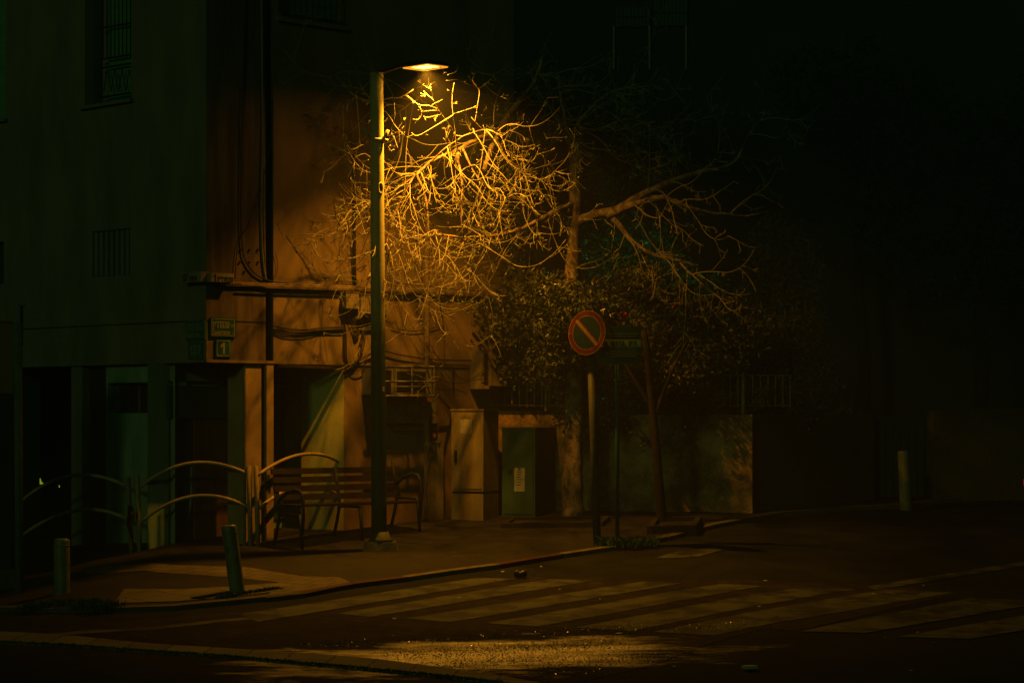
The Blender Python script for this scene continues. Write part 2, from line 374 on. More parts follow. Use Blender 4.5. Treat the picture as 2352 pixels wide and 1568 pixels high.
def sheet(name, polys, dz, m, thick=0., **kw):
    bm = bmesh.new()
    for poly in polys:
        pts = []
        for q in poly:
            p = gp(*q, dz) if len(q) == 2 else Vector(q)
            pts.append((p.x, p.y, 0))
        bm.faces.new([bm.verts.new(p) for p in pts])
    xs = [v.co.x for v in bm.verts]; ys = [v.co.y for v in bm.verts]
    for x in np.arange(math.floor(min(xs)*2)/2, max(xs), .5):
        bmesh.ops.bisect_plane(bm, geom=bm.verts[:]+bm.edges[:]+bm.faces[:], plane_co=(x, 0, 0), plane_no=(1, 0, 0))
    for y in np.arange(math.floor(min(ys)*2)/2, max(ys), .5):
        bmesh.ops.bisect_plane(bm, geom=bm.verts[:]+bm.edges[:]+bm.faces[:], plane_co=(0, y, 0), plane_no=(0, 1, 0))
    bmesh.ops.triangulate(bm, faces=bm.faces[:])
    for f in bm.faces:
        if f.normal.z < 0: f.normal_flip()
    if thick:
        r = bmesh.ops.extrude_face_region(bm, geom=bm.faces[:])
        for e in r['geom']:
            if isinstance(e, bmesh.types.BMVert): e.co.z = 1
        for v in bm.verts: v.co.z = G(v.co.x, v.co.y)+dz+(0 if v.co.z > .5 else -thick)
        bmesh.ops.recalc_face_normals(bm, faces=bm.faces[:])
    else:
        for v in bm.verts: v.co.z = G(v.co.x, v.co.y)+dz
    me = bpy.data.meshes.new(name); bm.to_mesh(me); bm.free(); me.materials.append(m)
    o = bpy.data.objects.new(name, me); col.objects.link(o)
    return tag(o, **kw)

wc = gp(1085, 1500)
WET = ((wc.x+.1, wc.y+.1), (3.1, 1.2), R(12))
for nm_, c1_, c2_ in (('asphalt', (.028, .030, .022), (.022, .024, .017)), ('asphalt_near', (.05, .044, .03), (.034, .03, .022))):
    M[nm_] = brick_mat('wet_'+nm_, c1_, c2_, c2_, 1, 30, wet=WET, rough=.9, bump=.5)
bpy.data.objects['road'].data.materials[0] = M['asphalt']
M['brick_road'] = brick_mat('brick_road', (.060, .048, .030), (.036, .029, .02), (.018, .016, .012), 1, 46, wet=WET, rough=.92, bw=.26, bh=.17, bump=.7)
M['pavers'] = brick_mat('red_brown_pavers', (.034, .031, .016), (.018, .017, .010), (.022, .018, .012), 1, 20, rough=.8)
M['pavers_light'] = brick_mat('beige_pavers', (.20, .17, .095), (.15, .125, .07), (.05, .042, .026), 1, 20, rough=.8, bw=.3, bh=.3)
M['kerb_blocks'] = brick_mat('kerb_blocks', (.24, .21, .12), (.18, .16, .09), (.04, .035, .02), 1, 44, rough=.85, bw=.5, bh=.6)

M['channel'] = brick_mat('channel_stone', (.30, .28, .15), (.22, .20, .11), (.04, .035, .02), 1, 100, rough=.8, bw=.6, bh=.5)
KL = [(-500, 1430), (-200, 1418), (0, 1405), (100, 1408), (250, 1407), (400, 1402), (545, 1388), (700, 1371), (820, 1350), (940, 1335), (1040, 1320), (1150, 1306),
      (1300, 1281), (1400, 1266), (1480, 1254), (1560, 1236), (1660, 1210), (1800, 1184), (1960, 1172), (2080, 1166), (2200, 1152), (2352, 1134), (2600, 1112), (2900, 1095)]
KP = [gp(a, b, -.05) for a, b in KL]
def dens(pts, step=.4):
    out = []
    for a, b in zip(pts[:-1], pts[1:]):
        n = max(1, int((b-a).length/step))
        out += [a.lerp(b, i/n) for i in range(n)]
    return out+[pts[-1]]
KD = dens(KP)
mb = MB(); ny = [0, .25, .5, 1, 1.5, 2, 2.5, 3, 3.5, 4, 5, 6, 8, 11, 15, 25, 60]
for p in KD:
    for d in ny:
        mb.v.append((p.x, p.y+.1+d, G(p.x, p.y+.1+d)))
n = len(ny)
for i in range(len(KD)-1):
    for j in range(n-1):
        a = i*n+j; mb.f.append((a, a+n, a+n+1, a+1))
mb.build('pavement', M['pavers'], None, True, kind='structure')
# kerb, stone by stone, some painted red and white
KF = dens(KP, .5)
groups = {'kerb': MB(), 'red': MB(), 'white': MB()}
for a, b in zip(KF[:-1], KF[1:]):
    t = (b-a); t.z = 0; t.normalize(); nn = Vector((-t.y, t.x, 0))
    if nn.y < 0: nn = -nn
    pxm = ((a.x+b.x)/2)/((a.y+b.y)/2)*F+1176
    key = 'kerb'
    if 720 < pxm < 935 or 1140 < pxm < 1300: key = 'red'
    elif 935 <= pxm <= 1140 or 1300 <= pxm < 1480: key = 'white'
    a2 = a+t*.004; b2 = b-t*.004
    q = []
    for p in (a2, b2, b2+nn*.16, a2+nn*.16): q.append(p)
    lo = [Vector((p.x, p.y, G(p.x, p.y)-.14)) for p in q]; hi = [Vector((p.x, p.y, G(p.x, p.y)+.012)) for p in q]
    hi[0] += nn*.015; hi[1] += nn*.015
    groups[key].box8(lo+hi)
groups['kerb'].build('kerb', M['kerb'], None, kind='structure')
groups['red'].build('red_kerb', M['kerb_red'], None, kind='structure')
groups['white'].build('white_kerb', M['kerb_white'], None, kind='structure')

sheet('brick_roadway', [[(-80, 1452), (150, 1440), (560, 1403), (1190, 1322), (1500, 1330), (2000, 1342), (2200, 1362), (1834, 1447), (1745, 1444), (1620, 1480), (1490, 1530), (1300, 1572), (1000, 1534), (350, 1482), (-80, 1462)]], -.045, M['brick_road'], kind='structure')
st = [[(553, 1409), (1094, 1326), (1187, 1328), (593, 1427)],
      [(773, 1408), (1262, 1329), (1367, 1332), (850, 1416)],
      [(930, 1419), (1478, 1334), (1570, 1338), (1035, 1428)],
      [(1115, 1430), (1650, 1340), (1755, 1345), (1235, 1438)],
      [(1320, 1440), (1840, 1347), (1965, 1352), (1450, 1448)],
      [(1500, 1450), (2030, 1353), (2190, 1360), (1640, 1458)],
      [(1834, 1449), (2230, 1372), (2420, 1380), (1990, 1452)],
      [(2061, 1461), (2480, 1390), (2640, 1398), (2230, 1466)]]
sheet('crosswalk', st, -.039, M['paint_white'], kind='structure')
sheet('road_line', [[(1500, 1282), (1560, 1264), (1690, 1254), (1600, 1278)],
                    [(1990, 1346), (2380, 1284), (2380, 1294), (2010, 1354)],
                    [(0, 1463), (330, 1440), (600, 1412), (606, 1418), (340, 1446), (0, 1470)]], -.0405, M['paint_white'], kind='structure')
# beige paving bands, the dropped kerb blocks
sheet('beige_paving', [[(118, 1316), (240, 1300), (400, 1297), (560, 1300), (690, 1322), (640, 1336), (520, 1324), (360, 1313), (220, 1316)],
                       [(640, 1336), (690, 1322), (780, 1325), (815, 1340), (700, 1362), (610, 1372)]], .005, M['pavers_light'], kind='structure')
sheet('kerb_ramp', [[(285, 1352), (420, 1352), (540, 1345), (640, 1337), (655, 1354), (560, 1366), (420, 1379), (262, 1384)]], .010, M['kerb_blocks'], kind='structure')
# near side: light stone channel, moss line, coarse asphalt
NEAR_T = [(-200, 1440), (0, 1449), (200, 1462), (350, 1477), (500, 1486), (700, 1498), (850, 1510), (1000, 1529), (1120, 1545), (1250, 1568), (1400, 1600)]
NEAR_B = [(-200, 1468), (0, 1476), (200, 1486), (350, 1497), (500, 1507), (700, 1524), (850, 1538), (1000, 1552), (1120, 1566), (1250, 1588), (1400, 1622)]
sheet('stone_channel', [NEAR_T+NEAR_B[::-1]], -.025, M['channel'], thick=.02, kind='structure')
sheet('near_asphalt', [NEAR_B+[(1500, 1700), (-300, 1700)]], -.038, M['asphalt_near'], kind='structure')
rng = random.Random(5)
def tufts(name, pts, count, hmax, spread, label=None, dz=-.03):
    mb = MB()
    for _ in range(count):
        k = rng.randrange(len(pts)-1); t = rng.random(); a = pts[k].lerp(pts[k+1], t)
        x = a.x+rng.gauss(0, spread); y = a.y+rng.gauss(0, spread); z = G(x, y)+dz
        h = hmax*(.3+.7*rng.random()); an = rng.random()*6.28; wd = .006+.008*rng.random()
        d = Vector((math.cos(an), math.sin(an), 0)); ln = Vector((rng.gauss(0, .5), rng.gauss(0, .5), 0))*h
        b = Vector((x, y, z))
        mb.add([b-d*wd, b+d*wd, b+ln*.4+Vector((0, 0, h*.6))+d*wd*.7, b+ln+Vector((0, 0, h))], [(0, 1, 2), (0, 2, 3)])
    return mb.build(name, M['moss'], None, kind='stuff', label=label)
tufts('moss', dens([gp(a, b+1, -.04) for a, b in NEAR_B[:-1]], .3), 7000, .028, .035, 'low green moss and grass along the near edge of the stone channel')
tufts('grass', dens([gp(60, 1398), gp(120, 1392), gp(190, 1390), gp(250, 1398)], .3), 1500, .10, .10, 'grass tufts at the left end of the pavement edge', dz=0)
tufts('kerb_grass', dens([gp(1385, 1252), gp(1440, 1254), gp(1500, 1250)], .3), 900, .16, .07, 'dark weeds round the foot of the sign poles', dz=0)
tufts('joint_grass', dens([gp(505, 1374), gp(560, 1364), gp(640, 1352)], .3), 1100, .05, .04, 'grass growing in the joints of the kerb stones near the leaning bollard', dz=0)

# wet grit washed over the damp bricks
M['grit'] = mat('wet_grit', (.12, .08, .04), None, 9, .22, spec=1.)
mb = MB(); gr_ = random.Random(9)
bands = [((720, 1480), (1500, 1440), 6, 1100), ((860, 1506), (1450, 1472), 8, 1900), ((900, 1532), (1330, 1508), 8, 1000), ((1200, 1545), (1560, 1500), 9, 800), ((1320, 1450), (1750, 1432), 6, 600), ((560, 1478), (900, 1480), 4, 250), ((1180, 1572), (1000, 1590), 12, 900)]
for a_, b_, sp, cnt in bands:
    for _ in range(cnt):
        u = gr_.betavariate(1.6, 1.6); x = a_[0]+(b_[0]-a_[0])*u; y = a_[1]+(b_[1]-a_[1])*u+gr_.gauss(0, sp)
        q = gp(x, y, -.038); r_ = gr_.uniform(.003, .006)*(1.4 if gr_.random() < .08 else 1)
        up_ = Vector((gr_.gauss(0, .35), gr_.gauss(0, .35), 1)).normalized(); e1 = up_.orthogonal().normalized(); e2 = up_.cross(e1)
        k = 5; an0 = gr_.random()*6; ring = [q+e1*r_*1.3*math.cos(an0+i*6.2832/k)+e2*r_*1.3*math.sin(an0+i*6.2832/k) for i in range(k)]
        top = [q+up_*r_*.9+(p-q)*.55 for p in ring]
        mb.add(ring+top, [tuple(range(k, 2*k))]+[(i, (i+1) % k, k+(i+1) % k, k+i) for i in range(k)])
mb.build('wet_grit', M['grit'], None, kind='stuff', label='wet glinting grit strewn over the damp road bricks')

# ------------------------------------------------------------------ corner building
ZO = 3.05                                    # underside of the overhang
ZT = 12.5
bl = thing('apartment_building', 'tall plastered apartment block with overhanging upper floors and house number 1 at its corner', 'building', FA.pt(0, 0, 0))
AE = FA.a(1180); BE = 11.
# upper walls
win_a = FA.rect(640, -60, 790, 40); win_a = (win_a[0], win_a[1], FA.z(715, 42), ZT-1)
gro = (FA.a(610), FA.a(628), ZO+.002, ZT-.01)
mb = FA.wall(MB(), 0, gro[1]+.001, ZO, ZT, 0, [gro], .16); mb.build('stained_corner_wall', M['plaster_stain'], bl)
mb = FA.wall(MB(), gro[1]+.001, AE, ZO, ZT, 0, [win_a], .2); mb.build('upper_wall', M['plaster_warm'], bl)
r1 = FB.rect(195, -300, 302, 234); r1 = (r1[0], r1[1], FB.z(250, 236), ZT-1)
r2 = FB.rect(212, 528, 299, 634); r3 = (FB.a(14), FB.a(14)+1.2, FB.z(0, 275), ZT-1); r4 = (FB.a(9), FB.a(9)+.8, FB.z(0, 652), FB.z(0, 555))
mb = FB.wall(MB(), 0, BE, ZO, ZT, 0, [r1, r2, r3, r4], .18); mb.build('side_wall', M['plaster_left'], bl)
# soffit, roof, hidden back faces
mb = MB()
i0 = FA.pt(0, 0, ZO+.001); a1 = FA.pt(AE, 0, ZO+.001); b1 = FB.pt(BE, 0, ZO+.001); c1 = FA.pt(AE, -8, ZO+.001)
c2 = FA.pt(0, -BE, ZO+.001)+CU*AE
mb.add([i0, a1, c2, b1], [(0, 1, 2, 3)]); mb.build('soffit', M['plaster_left'], bl)
mb = MB(); up = Vector((0, 0, ZT-ZO))
mb.add([i0+up, a1+up, c2+up, b1+up], [(0, 1, 2, 3)])
mb.add([a1, c2, c2+up, a1+up], [(0, 1, 2, 3)]); mb.add([b1, c2, c2+up, b1+up], [(0, 1, 2, 3)])
for q, s_ in ((a1, c2), (b1, c2)):
    q0 = q.copy(); q0.z = -1; s0 = s_.copy(); s0.z = -1; mb.add([q0, s0, s_, q], [(0, 1, 2, 3)])
mb.build('rear_wall', M['plaster_left'], bl)
# expansion joint line and drip edge
mb = MB(); zj = FA.z(540, 738)
FA.box(mb, .0, gro[0]-.01, .0005, .005, zj-.008, zj+.008); FB.box(mb, .0, 6.5, .0005, .005, zj-.008, zj+.008); mb.build('joint_line', M['metal_dark'], bl)
mb = MB(); FA.box(mb, -.01, AE, .002, .018, ZO-.012, ZO+.03); mb.build('drip_edge', M['plaster_warm'], bl)
mb = MB(); FB.box(mb, .02, BE, .002, .018, ZO-.012, ZO+.03); mb.build('drip_edge', M['plaster_left'], bl)
# bolts of a removed sign, above the box sign
mb = MB()
for x, y in ((960-0, 1000), (996, 1000), (1029, 1000), (957, 1049), (995, 1049), (1030, 1049), (975, 1087)):
    p = FA.p(x/1.7415, y/1.7415); mb = MB(); mb.tube([p, p+FA.n*.03], .016, 6); mb.build('bolt', M['metal_dark'], bl)
# ground floor lamp-lit wall and its return
aR = FA.a(790)
mb = FA.wall(MB(), aR, AE, -1, ZO-.02, -.004, [], .1); mb.build('lower_wall', M['plaster_pale'], bl)
aS = FA.a(692, -.58)
mb = MB(); mb.add([FA.pt(aR, -.004, -1), FA.pt(aS, -.58, -1), FA.pt(aS, -.58, ZO), FA.pt(aR, -.004, ZO), FA.pt(aS, -1.028, -1), FA.pt(aS, -1.028, ZO)], [(0, 1, 2, 3), (1, 4, 5, 2)])
mb.build('olive_return_wall', M['olive_paint'], bl)
# recessed ground floor wall (n=-1.03)
NR = -1.03
mb = FA.wall(MB(), -.3, aR, -1, ZO, NR, [], .1); mb.build('recessed_wall', M['green_paint'], bl)
mb = FA.pbox(MB(), 389, 887, 691, 960, NR+.002, NR+.09); mb.build('shutter_box', M['shutter'], bl)
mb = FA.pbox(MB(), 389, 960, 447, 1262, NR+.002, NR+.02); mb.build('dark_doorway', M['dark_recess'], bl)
dr = FA.pbox(MB(), 447, 963, 541, 1262, NR+.002, NR+.05).build('door', M['door_wood'], bl)
WL[dr.name] = WL[bl.name]
FA.pbox(MB(), 452, 1120, 458, 1140, NR+.05, NR+.09).build('handle', M['metal_dark'], dr)
FA.pbox(MB(), 541, 963, 556, 1262, NR+.002, NR+.02).build('door_gap', M['dark_maroon'], bl)
wn_ = FA.pbox(MB(), 629, 962, 690, 1190, NR+.002, NR+.03).build('window', M['shutter'], bl)
nt = FA.pbox(MB(), 668, 948, 692, 985, NR+.031, NR+.035).build('notice', M['paper'], wn_)
mb = MB()
for i in range(5):
    y = 956+i*5; FA.pbox(mb, 673, y, 687-(i % 2)*3, y+1.6, NR+.0352, NR+.037)
mb.build('notice_writing', M['ink'], wn_)
FA.pbox(MB(), 389, 876, 690, 879, NR+.002, NR+.05).build('cable_tray', M['metal_dark'], bl)
mb = MB()
for x in (512, 655): FA.pbox(MB(), x, 845, x+2, 886, NR+.002, NR+.03).build('wall_pipe', M['dark_maroon'], bl)
# columns under the corner
def cpart(px0, px1, n0, n1, m, name='column', py0=829, W_=FA):
    a0, a1 = sorted((W_.a(px0), W_.a(px1)))
    mb = W_.box(MB(), a0, a1, n0, n1, -.5, W_.z((px0+px1)/2, py0) if py0 else ZO-.015)
    return mb.build(name, m, bl)
cpart(566, 602, -.45, -.02, M['column_paint'], py0=None)
cpart(612, 628, -.30, .004, M['column_paint'], py0=None)
cpart(602, 612, -.35, -.16, M['dark_recess'], 'column_gap', py0=None)
mb = MB(); p = FA.pt(FA.a(562), .0, 0); mb.tube([p+Vector((0, 0, .3)), p+Vector((0, 0, ZO-.15))], .022, 8); mb.build('downpipe', M['conduit'], bl)
# chequered mark low on the column
mb = MB()
for x0, y0, x1, y1 in ((612, 1090, 620, 1108), (602, 1104, 608, 1120), (615, 1118, 622, 1132), (604, 1186, 614, 1200), (600, 1204, 612, 1212)):
    FA.pbox(MB(), x0, y0, x1, y1, .0045, .006).build('painted_patch', M['dark_recess'], bl)
# left ground floor
bA, bB = FB.a(388), FB.a(231)
hz = FB.rect(240, 882, 384, 948, -.1)
mb = FB.wall(MB(), .9, bB, -1, ZO-.001, -.10, [(bA+.03, bB-.05, FB.z(310, 948), FB.z(310, 878))], .25); mb.build('left_lower_wall', M['green_paint'], bl)
mb = MB(); mb.add([FB.pt(bB, -.1, -1), FB.pt(bB, -3, -1), FB.pt(bB, -3, ZO), FB.pt(bB, -.1, ZO)], [(0, 1, 2, 3)]); mb.build('passage_wall', M['dark_maroon'], bl)
mb = MB(); FB.box(mb, FB.a(187), bB, -.5, -.16, -1, ZO-.015); mb.build('dark_panel', M['dark_maroon'], bl)
wl = FB.pbox(MB(), 238, 881, 383, 947, -.34, -.30).build('window', M['dark_maroon'], bl)
FB.pbox(MB(), 262, 886, 277, 944, -.29, -.12).build('air_vent', M['metal_paint'], wl)
FB.pbox(MB(), 240, 884, 262, 946, -.29, -.2).build('pane', M['glass_dark'], wl)
FB.pbox(MB(), 318, 884, 320, 946, -.29, -.25).build('mullion', M['metal_paint'], wl)
ic = FB.pbox(MB(), 358, 986, 381, 1040, -.098, -.05).build('intercom', M['dark_maroon'], bl)
mb = FB.pbox(MB(), 362, 992, 374, 1030, -.049, -.04).build('intercom_face', M['metal_paint'], ic)
mb = MB(); a0 = FB.a(185); a1 = FB.a(160); FB.box(mb, a0, a1, -.45, -.03, -1, ZO-.015); mb.build('column', M['plaster_left'], bl)
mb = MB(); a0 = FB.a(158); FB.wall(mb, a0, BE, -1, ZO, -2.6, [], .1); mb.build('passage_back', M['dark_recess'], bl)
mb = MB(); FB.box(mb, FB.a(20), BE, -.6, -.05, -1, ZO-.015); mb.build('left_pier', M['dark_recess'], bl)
# cloth and rubbish heap shape behind the fence
# windows of the dark face
w1 = FB.box(MB(), FB.a(232, -.15), r1[1]-.02, -.178, -.15, r1[2]+.02, r1[3]-.02).build('window', M['dark_recess'], bl)
bd = FB.box(MB(), FB.a(300), FB.a(236), -.149, -.12, r1[2]+.05, r1[3]-.02).build('blind', M['blind'], w1)
mb = MB()
for k in range(8):
    x = 237+k*9; a = FB.a(x, -.03); zb = FB.z(x, 133, -.03); zt = ZT-1.2
    mb.tube([FB.pt(a, -.03, zb), FB.pt(a, -.03, zt)], .010, 5)
for y in (60, 132, 152): mb.tube([FB.p(300, y-6, -.03), FB.p(228, y+6, -.03)], .016, 5)
for k in range(8):
    xa = 238+k*8.5; xb = xa+8.5; ya, yb = (160, 212) if k % 2 else (212, 160)
    mb.tube([FB.p(xa, ya, -.03), FB.p(xb, yb, -.03)], .009, 5)
mb.tube([FB.p(300, 214, -.03), FB.p(228, 225, -.03)], .016, 5)
mb.build('window_bars', M['metal_dark'], w1)
FB.box(MB(), r1[0]-.06, r1[1]+.06, -.02, .07, r1[2]-.05, r1[2]).build('window_sill', M['plaster_left'], w1)
v1 = FB.box(MB(), r2[0], r2[1], -.17, -.15, r2[2], r2[3]).build('vent_grille', M['dark_recess'], bl)
mb = MB()
for k in range(7):
    x = 220+k*12; a = FB.a(x); FB.box(mb, a, a+.075, -.12, -.03, r2[2]+.01, r2[3]-.01)
mb.build('vent_fins', M['plaster_left'], v1)
w3 = FB.box(MB(), r3[0]+.02, r3[1]-.02, -.17, -.14, r3[2]+.02, r3[3]-.02).build('window', M['blind'], bl)
FB.box(MB(), r3[0]-.06, r3[1]+.06, -.02, .07, r3[2]-.05, r3[2]).build('window_sill', M['plaster_left'], w3)
FB.box(MB(), r4[0]+.02, r4[1]-.02, -.17, -.14, r4[2]+.02, r4[3]-.02).build('window', M['dark_recess'], bl)
# window of the lamp-lit face
w2 = FA.box(MB(), win_a[0]+.02, win_a[1]-.02, -.19, -.16, win_a[2]+.02, win_a[3]-.02).build('window', M['blind'], bl)
mb = MB()
for k in range(11):
    a = win_a[0]+.05+k*(win_a[1]-win_a[0]-.1)/10; mb.tube([FA.pt(a, .02, win_a[2]-.05), FA.pt(a, .02, win_a[3])], .009, 5)
for dz in (0, .35, .7): mb.tube([FA.pt(win_a[0], .02, win_a[2]+dz), FA.pt(win_a[1], .02, win_a[2]+dz)], .011, 5)
mb.build('window_bars', M['metal_dark'], w2)
FA.box(MB(), win_a[0]-.05, win_a[1]+.05, -.02, .05, win_a[2]-.12, win_a[2]-.06).build('window_sill', M['plaster_warm'], w2)
# conduits and cables fixed to the building
mb = MB()
for y0, y1, r_, n_ in ((650, 671, .022, .05), (653.5, 674, .013, .09), (657, 678, .016, .04)):
    mb.tube([FA.p(505+(y0-650)*14, y0, n_), FA.p(612, y0+3, n_), FA.p(800, y0+9, n_), FA.p(1000, y0+17, n_), FA.p(1125, y1+2, n_)], r_, 6)
mb.build('conduit', M['conduit'], bl)
def sag(W_, pts, n, r, mb, jit=0):
    q = [W_.p(x, y, n) for x, y in pts]; out = []
    for i in range(len(q)-1):
        p0 = q[max(i-1, 0)]; p1 = q[i]; p2 = q[i+1]; p3 = q[min(i+2, len(q)-1)]
        for k in range(5):
            t = k/5
            out.append(.5*((2*p1)+(-p0+p2)*t+(2*p0-5*p1+4*p2-p3)*t*t+(-p0+3*p1-3*p2+p3)*t**3))
    out.append(q[-1]); mb.tube(out, r, 5)
mb = MB()
sag(FA, [(563, -20), (555, 300), (553, 500), (556, 560), (562, 595), (585, 628), (620, 645), (660, 650)], .03, .012, mb)
sag(FA, [(620, 330), (600, 430), (572, 520)], .03, .006, mb)
sag(FA, [(540, 640), (543, 590), (550, 550), (572, 520)], .03, .008, mb)
sag(FA, [(632, 580), (638, 610), (632, 640)], .03, .005, mb)
for i in range(4): sag(FA, [(630, 748+i), (660, 754+i*2.5), (700, 757+i*(2 if i % 2 else 1)), (740, 752+i), (790, 750+i*1.5)], .03+i*.01, .007, mb)
for i in range(3): sag(FA, [(783+i*3, 675), (785-i, 700), (790+i*2, 760), (790+i*3, 820), (800, 838)], .03+.01*i, .009, mb)
for i in range(5): sag(FA, [(800+i*5, 714), (803+i*3, 740+i*4), (815, 762+i*4), (826, 750+i*4), (824-i, 725)], .04, .007, mb)
for i in range(3): sag(FA, [(835+i*4, 735), (838-i*5, 780), (826, 820), (800, 838+i*4), (745, 842+i*2), (640, 836+i*3)], .04+.01*i, .009, mb)
sag(FA, [(800, 836), (815, 850), (835, 845), (840, 825), (855, 812), (880, 812)], .06, .008, mb)
sag(FA, [(790, 838), (820, 830), (850, 812), (880, 806), (920, 815), (1000, 826), (1103, 828)], .05, .011, mb)
sag(FA, [(900, 752), (940, 760), (980, 757), (1020, 745)], .03, .006, mb)
sag(FA, [(900, 650), (960, 655), (1040, 664), (1110, 668)], .06, .006, mb)
sag(FA, [(890, 675), (960, 672), (1030, 676), (1100, 690)], .05, .005, mb)
sag(FA, [(1035, 840), (1060, 870), (1090, 866), (1110, 850)], .3, .006, mb)
sag(FA, [(980, 850), (1010, 870), (1050, 880), (1090, 872), (1112, 872)], .3, .006, mb)
mb.build('cables', M['cable'], bl)
mb = MB()
sag(FA, [(601, -20), (603, 300), (600, 450), (601, 560), (606, 620), (611, 644)], .02, .02, mb)
sag(FA, [(607, 330), (606, 450), (607, 560), (610, 640)], .02, .012, mb)
mb.build('vertical_conduit', M['conduit'], bl)
mb = MB(); mb.tube([FA.p(815, 355, .04), FA.p(814, 500, .04), FA.p(816, 672, .04)], .022, 6); mb.tube([FA.p(808, 560, .04), FA.p(813, 640, .04)], .012, 6); mb.build('riser_pipe', M['metal_dark'], bl)
mb = MB(); mb.tube([FA.p(980, 540, .05), FA.p(980, 845, .05)], .045, 8); mb.tube([FA.p(980, 963, .05), FA.p(981, 1020, .05)], .05, 8); mb.build('downpipe', M['plaster_warm'], bl)
FA.box(MB(), FA.a(974), FA.a(1003), .002, .16, -.2, FA.z(990, 1015)).build('pipe_casing', M['box'], bl)
mb = MB(); mb.tube([FA.p(978, 1020, .2), FA.p(978, 1190, .2)], .028, 8); mb.build('downpipe', M['conduit'], bl)

# signs on the corner
def plate(name, label, cat, W_, px0, py0, px1, py1, m, border, n=.03, grp=None):
    a0, a1, z0, z1 = W_.rect(px0, py0, px1, py1, n)
    t = thing(name, label, cat, W_.pt((a0+a1)/2, n, z0), grp)
    W_.box(MB(), a0, a1, .004, n, z0, z1).build('plate', m, t)
    if border:
        mb = MB(); b = .012; e = .016
        for q in ((a0+e, a1-e, z0+e, z0+e+b), (a0+e, a1-e, z1-e-b, z1-e), (a0+e, a0+e+b, z0+e+b, z1-e-b), (a1-e-b, a1-e, z0+e+b, z1-e-b)):
            W_.box(mb, q[0], q[1], n, n+.002, q[2], q[3])
        mb.build('border', border, t)
    return t, (a0, a1, z0, z1)
def write(W_, t, seq, px0, px1, pyb, h_px, m, n, th=.2, gap=.25, rev=False):
    # px0 is the picture-left end of the line
    o = W_.p(px0, pyb, n); e = W_.p(px1, pyb, n); z0 = o.z; e.z = z0
    right = (e-o); wd = right.length; right.normalize()
    h = h_px/F*o.y
    mb = MB(); letters(mb, seq, o, right, Vector((0, 0, 1)), W_.n, h, gap, th, .003, wd)
    mb.build('lettering', m, t)
HB = ['nunsofit', 'yod', 'resh', 'dalet', 'he', 'nun', 'samekh']
t, _ = plate('street_sign', 'green street name sign reading SANHEDRIN on the lamp-lit corner wall', 'street sign', FA, 484, 729, 541, 774, M['sign_green'], M['sign_letter'])
write(FA, t, HB, 489, 526, 752, 13, M['sign_letter'], .031)
write(FA, t, ['het', 'resh'], 531, 537, 752, 6, M['sign_letter'], .031)
write(FA, t, list('SANHEDRIN'), 489, 528, 768.5, 8.5, M['sign_letter'], .031)
write(FA, t, list('St'), 532, 537, 767.5, 4, M['sign_letter'], .031)
t, _ = plate('house_number', 'green enamel plate with the number 1 below the street name sign', 'number sign', FA, 496, 779, 531, 820, M['sign_green'], M['sign_letter'])
write(FA, t, ['1'], 508, 518, 810, 21, M['sign_letter'], .031, th=.28)
HH = ['he', 'geresh2', 'alef', 'resh', 'he']
t, _ = plate('street_sign', 'faded dim green street sign reading HAROEH on the dark side wall', 'street sign', FB, 426, 736, 470, 781, M['sign_faded'], None)
write(FB, t, HH, 429, 458, 759, 13, M['sign_letter_dim'], .031)
write(FB, t, ['het', 'resh'], 461, 467, 759, 6, M['sign_letter_dim'], .031)
write(FB, t, list('HAROEH'), 428, 458, 775, 9, M['sign_letter_dim'], .031)
write(FB, t, list('St'), 461, 467, 774, 4, M['sign_letter_dim'], .031)
t, _ = plate('house_number', 'faded green plate with the number 137 on the dark side wall', 'number sign', FB, 432, 785, 463, 824, M['sign_faded'], None)
write(FB, t, list('137'), 437, 460, 813, 18, M['sign_letter_dim'], .031, th=.2)
t = thing('box_sign', 'pale box sign with black Hebrew lettering and 1 above the street sign', 'box sign', FA.p(509, 648))
a0, a1, z0, z1 = FA.rect(482, 627, 537, 648, .16); FA.box(MB(), a0+.02, a1, .002, .16, z0, z1).build('case', M['box_sign'], t)
write(FA, t, HB, 500, 535, 645.5, 9, M['ink'], .161, th=.24)
write(FA, t, ['1'], 492, 497, 645.5, 15, M['ink'], .161, th=.2)
t = thing('box_sign', 'dim box sign numbered 137 on the dark side wall beside the corner', 'box sign', FB.p(440, 648))
a0, a1, z0, z1 = FB.rect(416, 625, 461, 648, .16); FB.box(MB(), a0, a1, .002, .16, z0, z1).build('case', M['box_sign'], t)
write(FB, t, HH, 436, 452, 645, 9, M['ink'], .161, th=.24)
write(FB, t, list('137'), 419, 431, 645, 14, M['ink'], .161, th=.2)

# electric boxes on the wall
def wallbox(name, label, px0, py0, px1, py1, n1, m, ridges=False, group=None):
    a0, a1, z0, z1 = FA.rect(px0, py0, px1, py1, n1)
    t = thing(name, label, 'meter box', FA.pt((a0+a1)/2, n1/2, z0), group)
    FA.box(MB(), a0, a1, .002, n1, z0+.05, z1).build('case', m, t)
    FA.box(MB(), a0+.02, a1-.02, .002, n1-.03, z0, z0+.049).build('cable_entry', M['metal_dark'], t)
    FA.box(MB(), a0-.008, a1+.008, .002, n1+.008, z1, z1+.012).build('lid', m, t)
    return t, (a0, a1, z0, z1)
t, q = wallbox('electric_box', 'smaller pale electric box marked 26 left of the lamp pole', 795, 672, 826, 716, .14, M['box'])
write(FA, t, list('26'), 812, 818, 703, 5, M['ink'], .141, th=.2)
t, q = wallbox('electric_box', 'larger ribbed electric box half hidden behind the lamp pole', 829, 677, 892, 728, .18, M['box'])
mb = MB()
for k in range(12):
    a = q[0]+.05+k*(q[1]-q[0]-.1)/11; FA.box(mb, a-.008, a+.008, .18, .19, q[2]+.1, q[3]-.05)
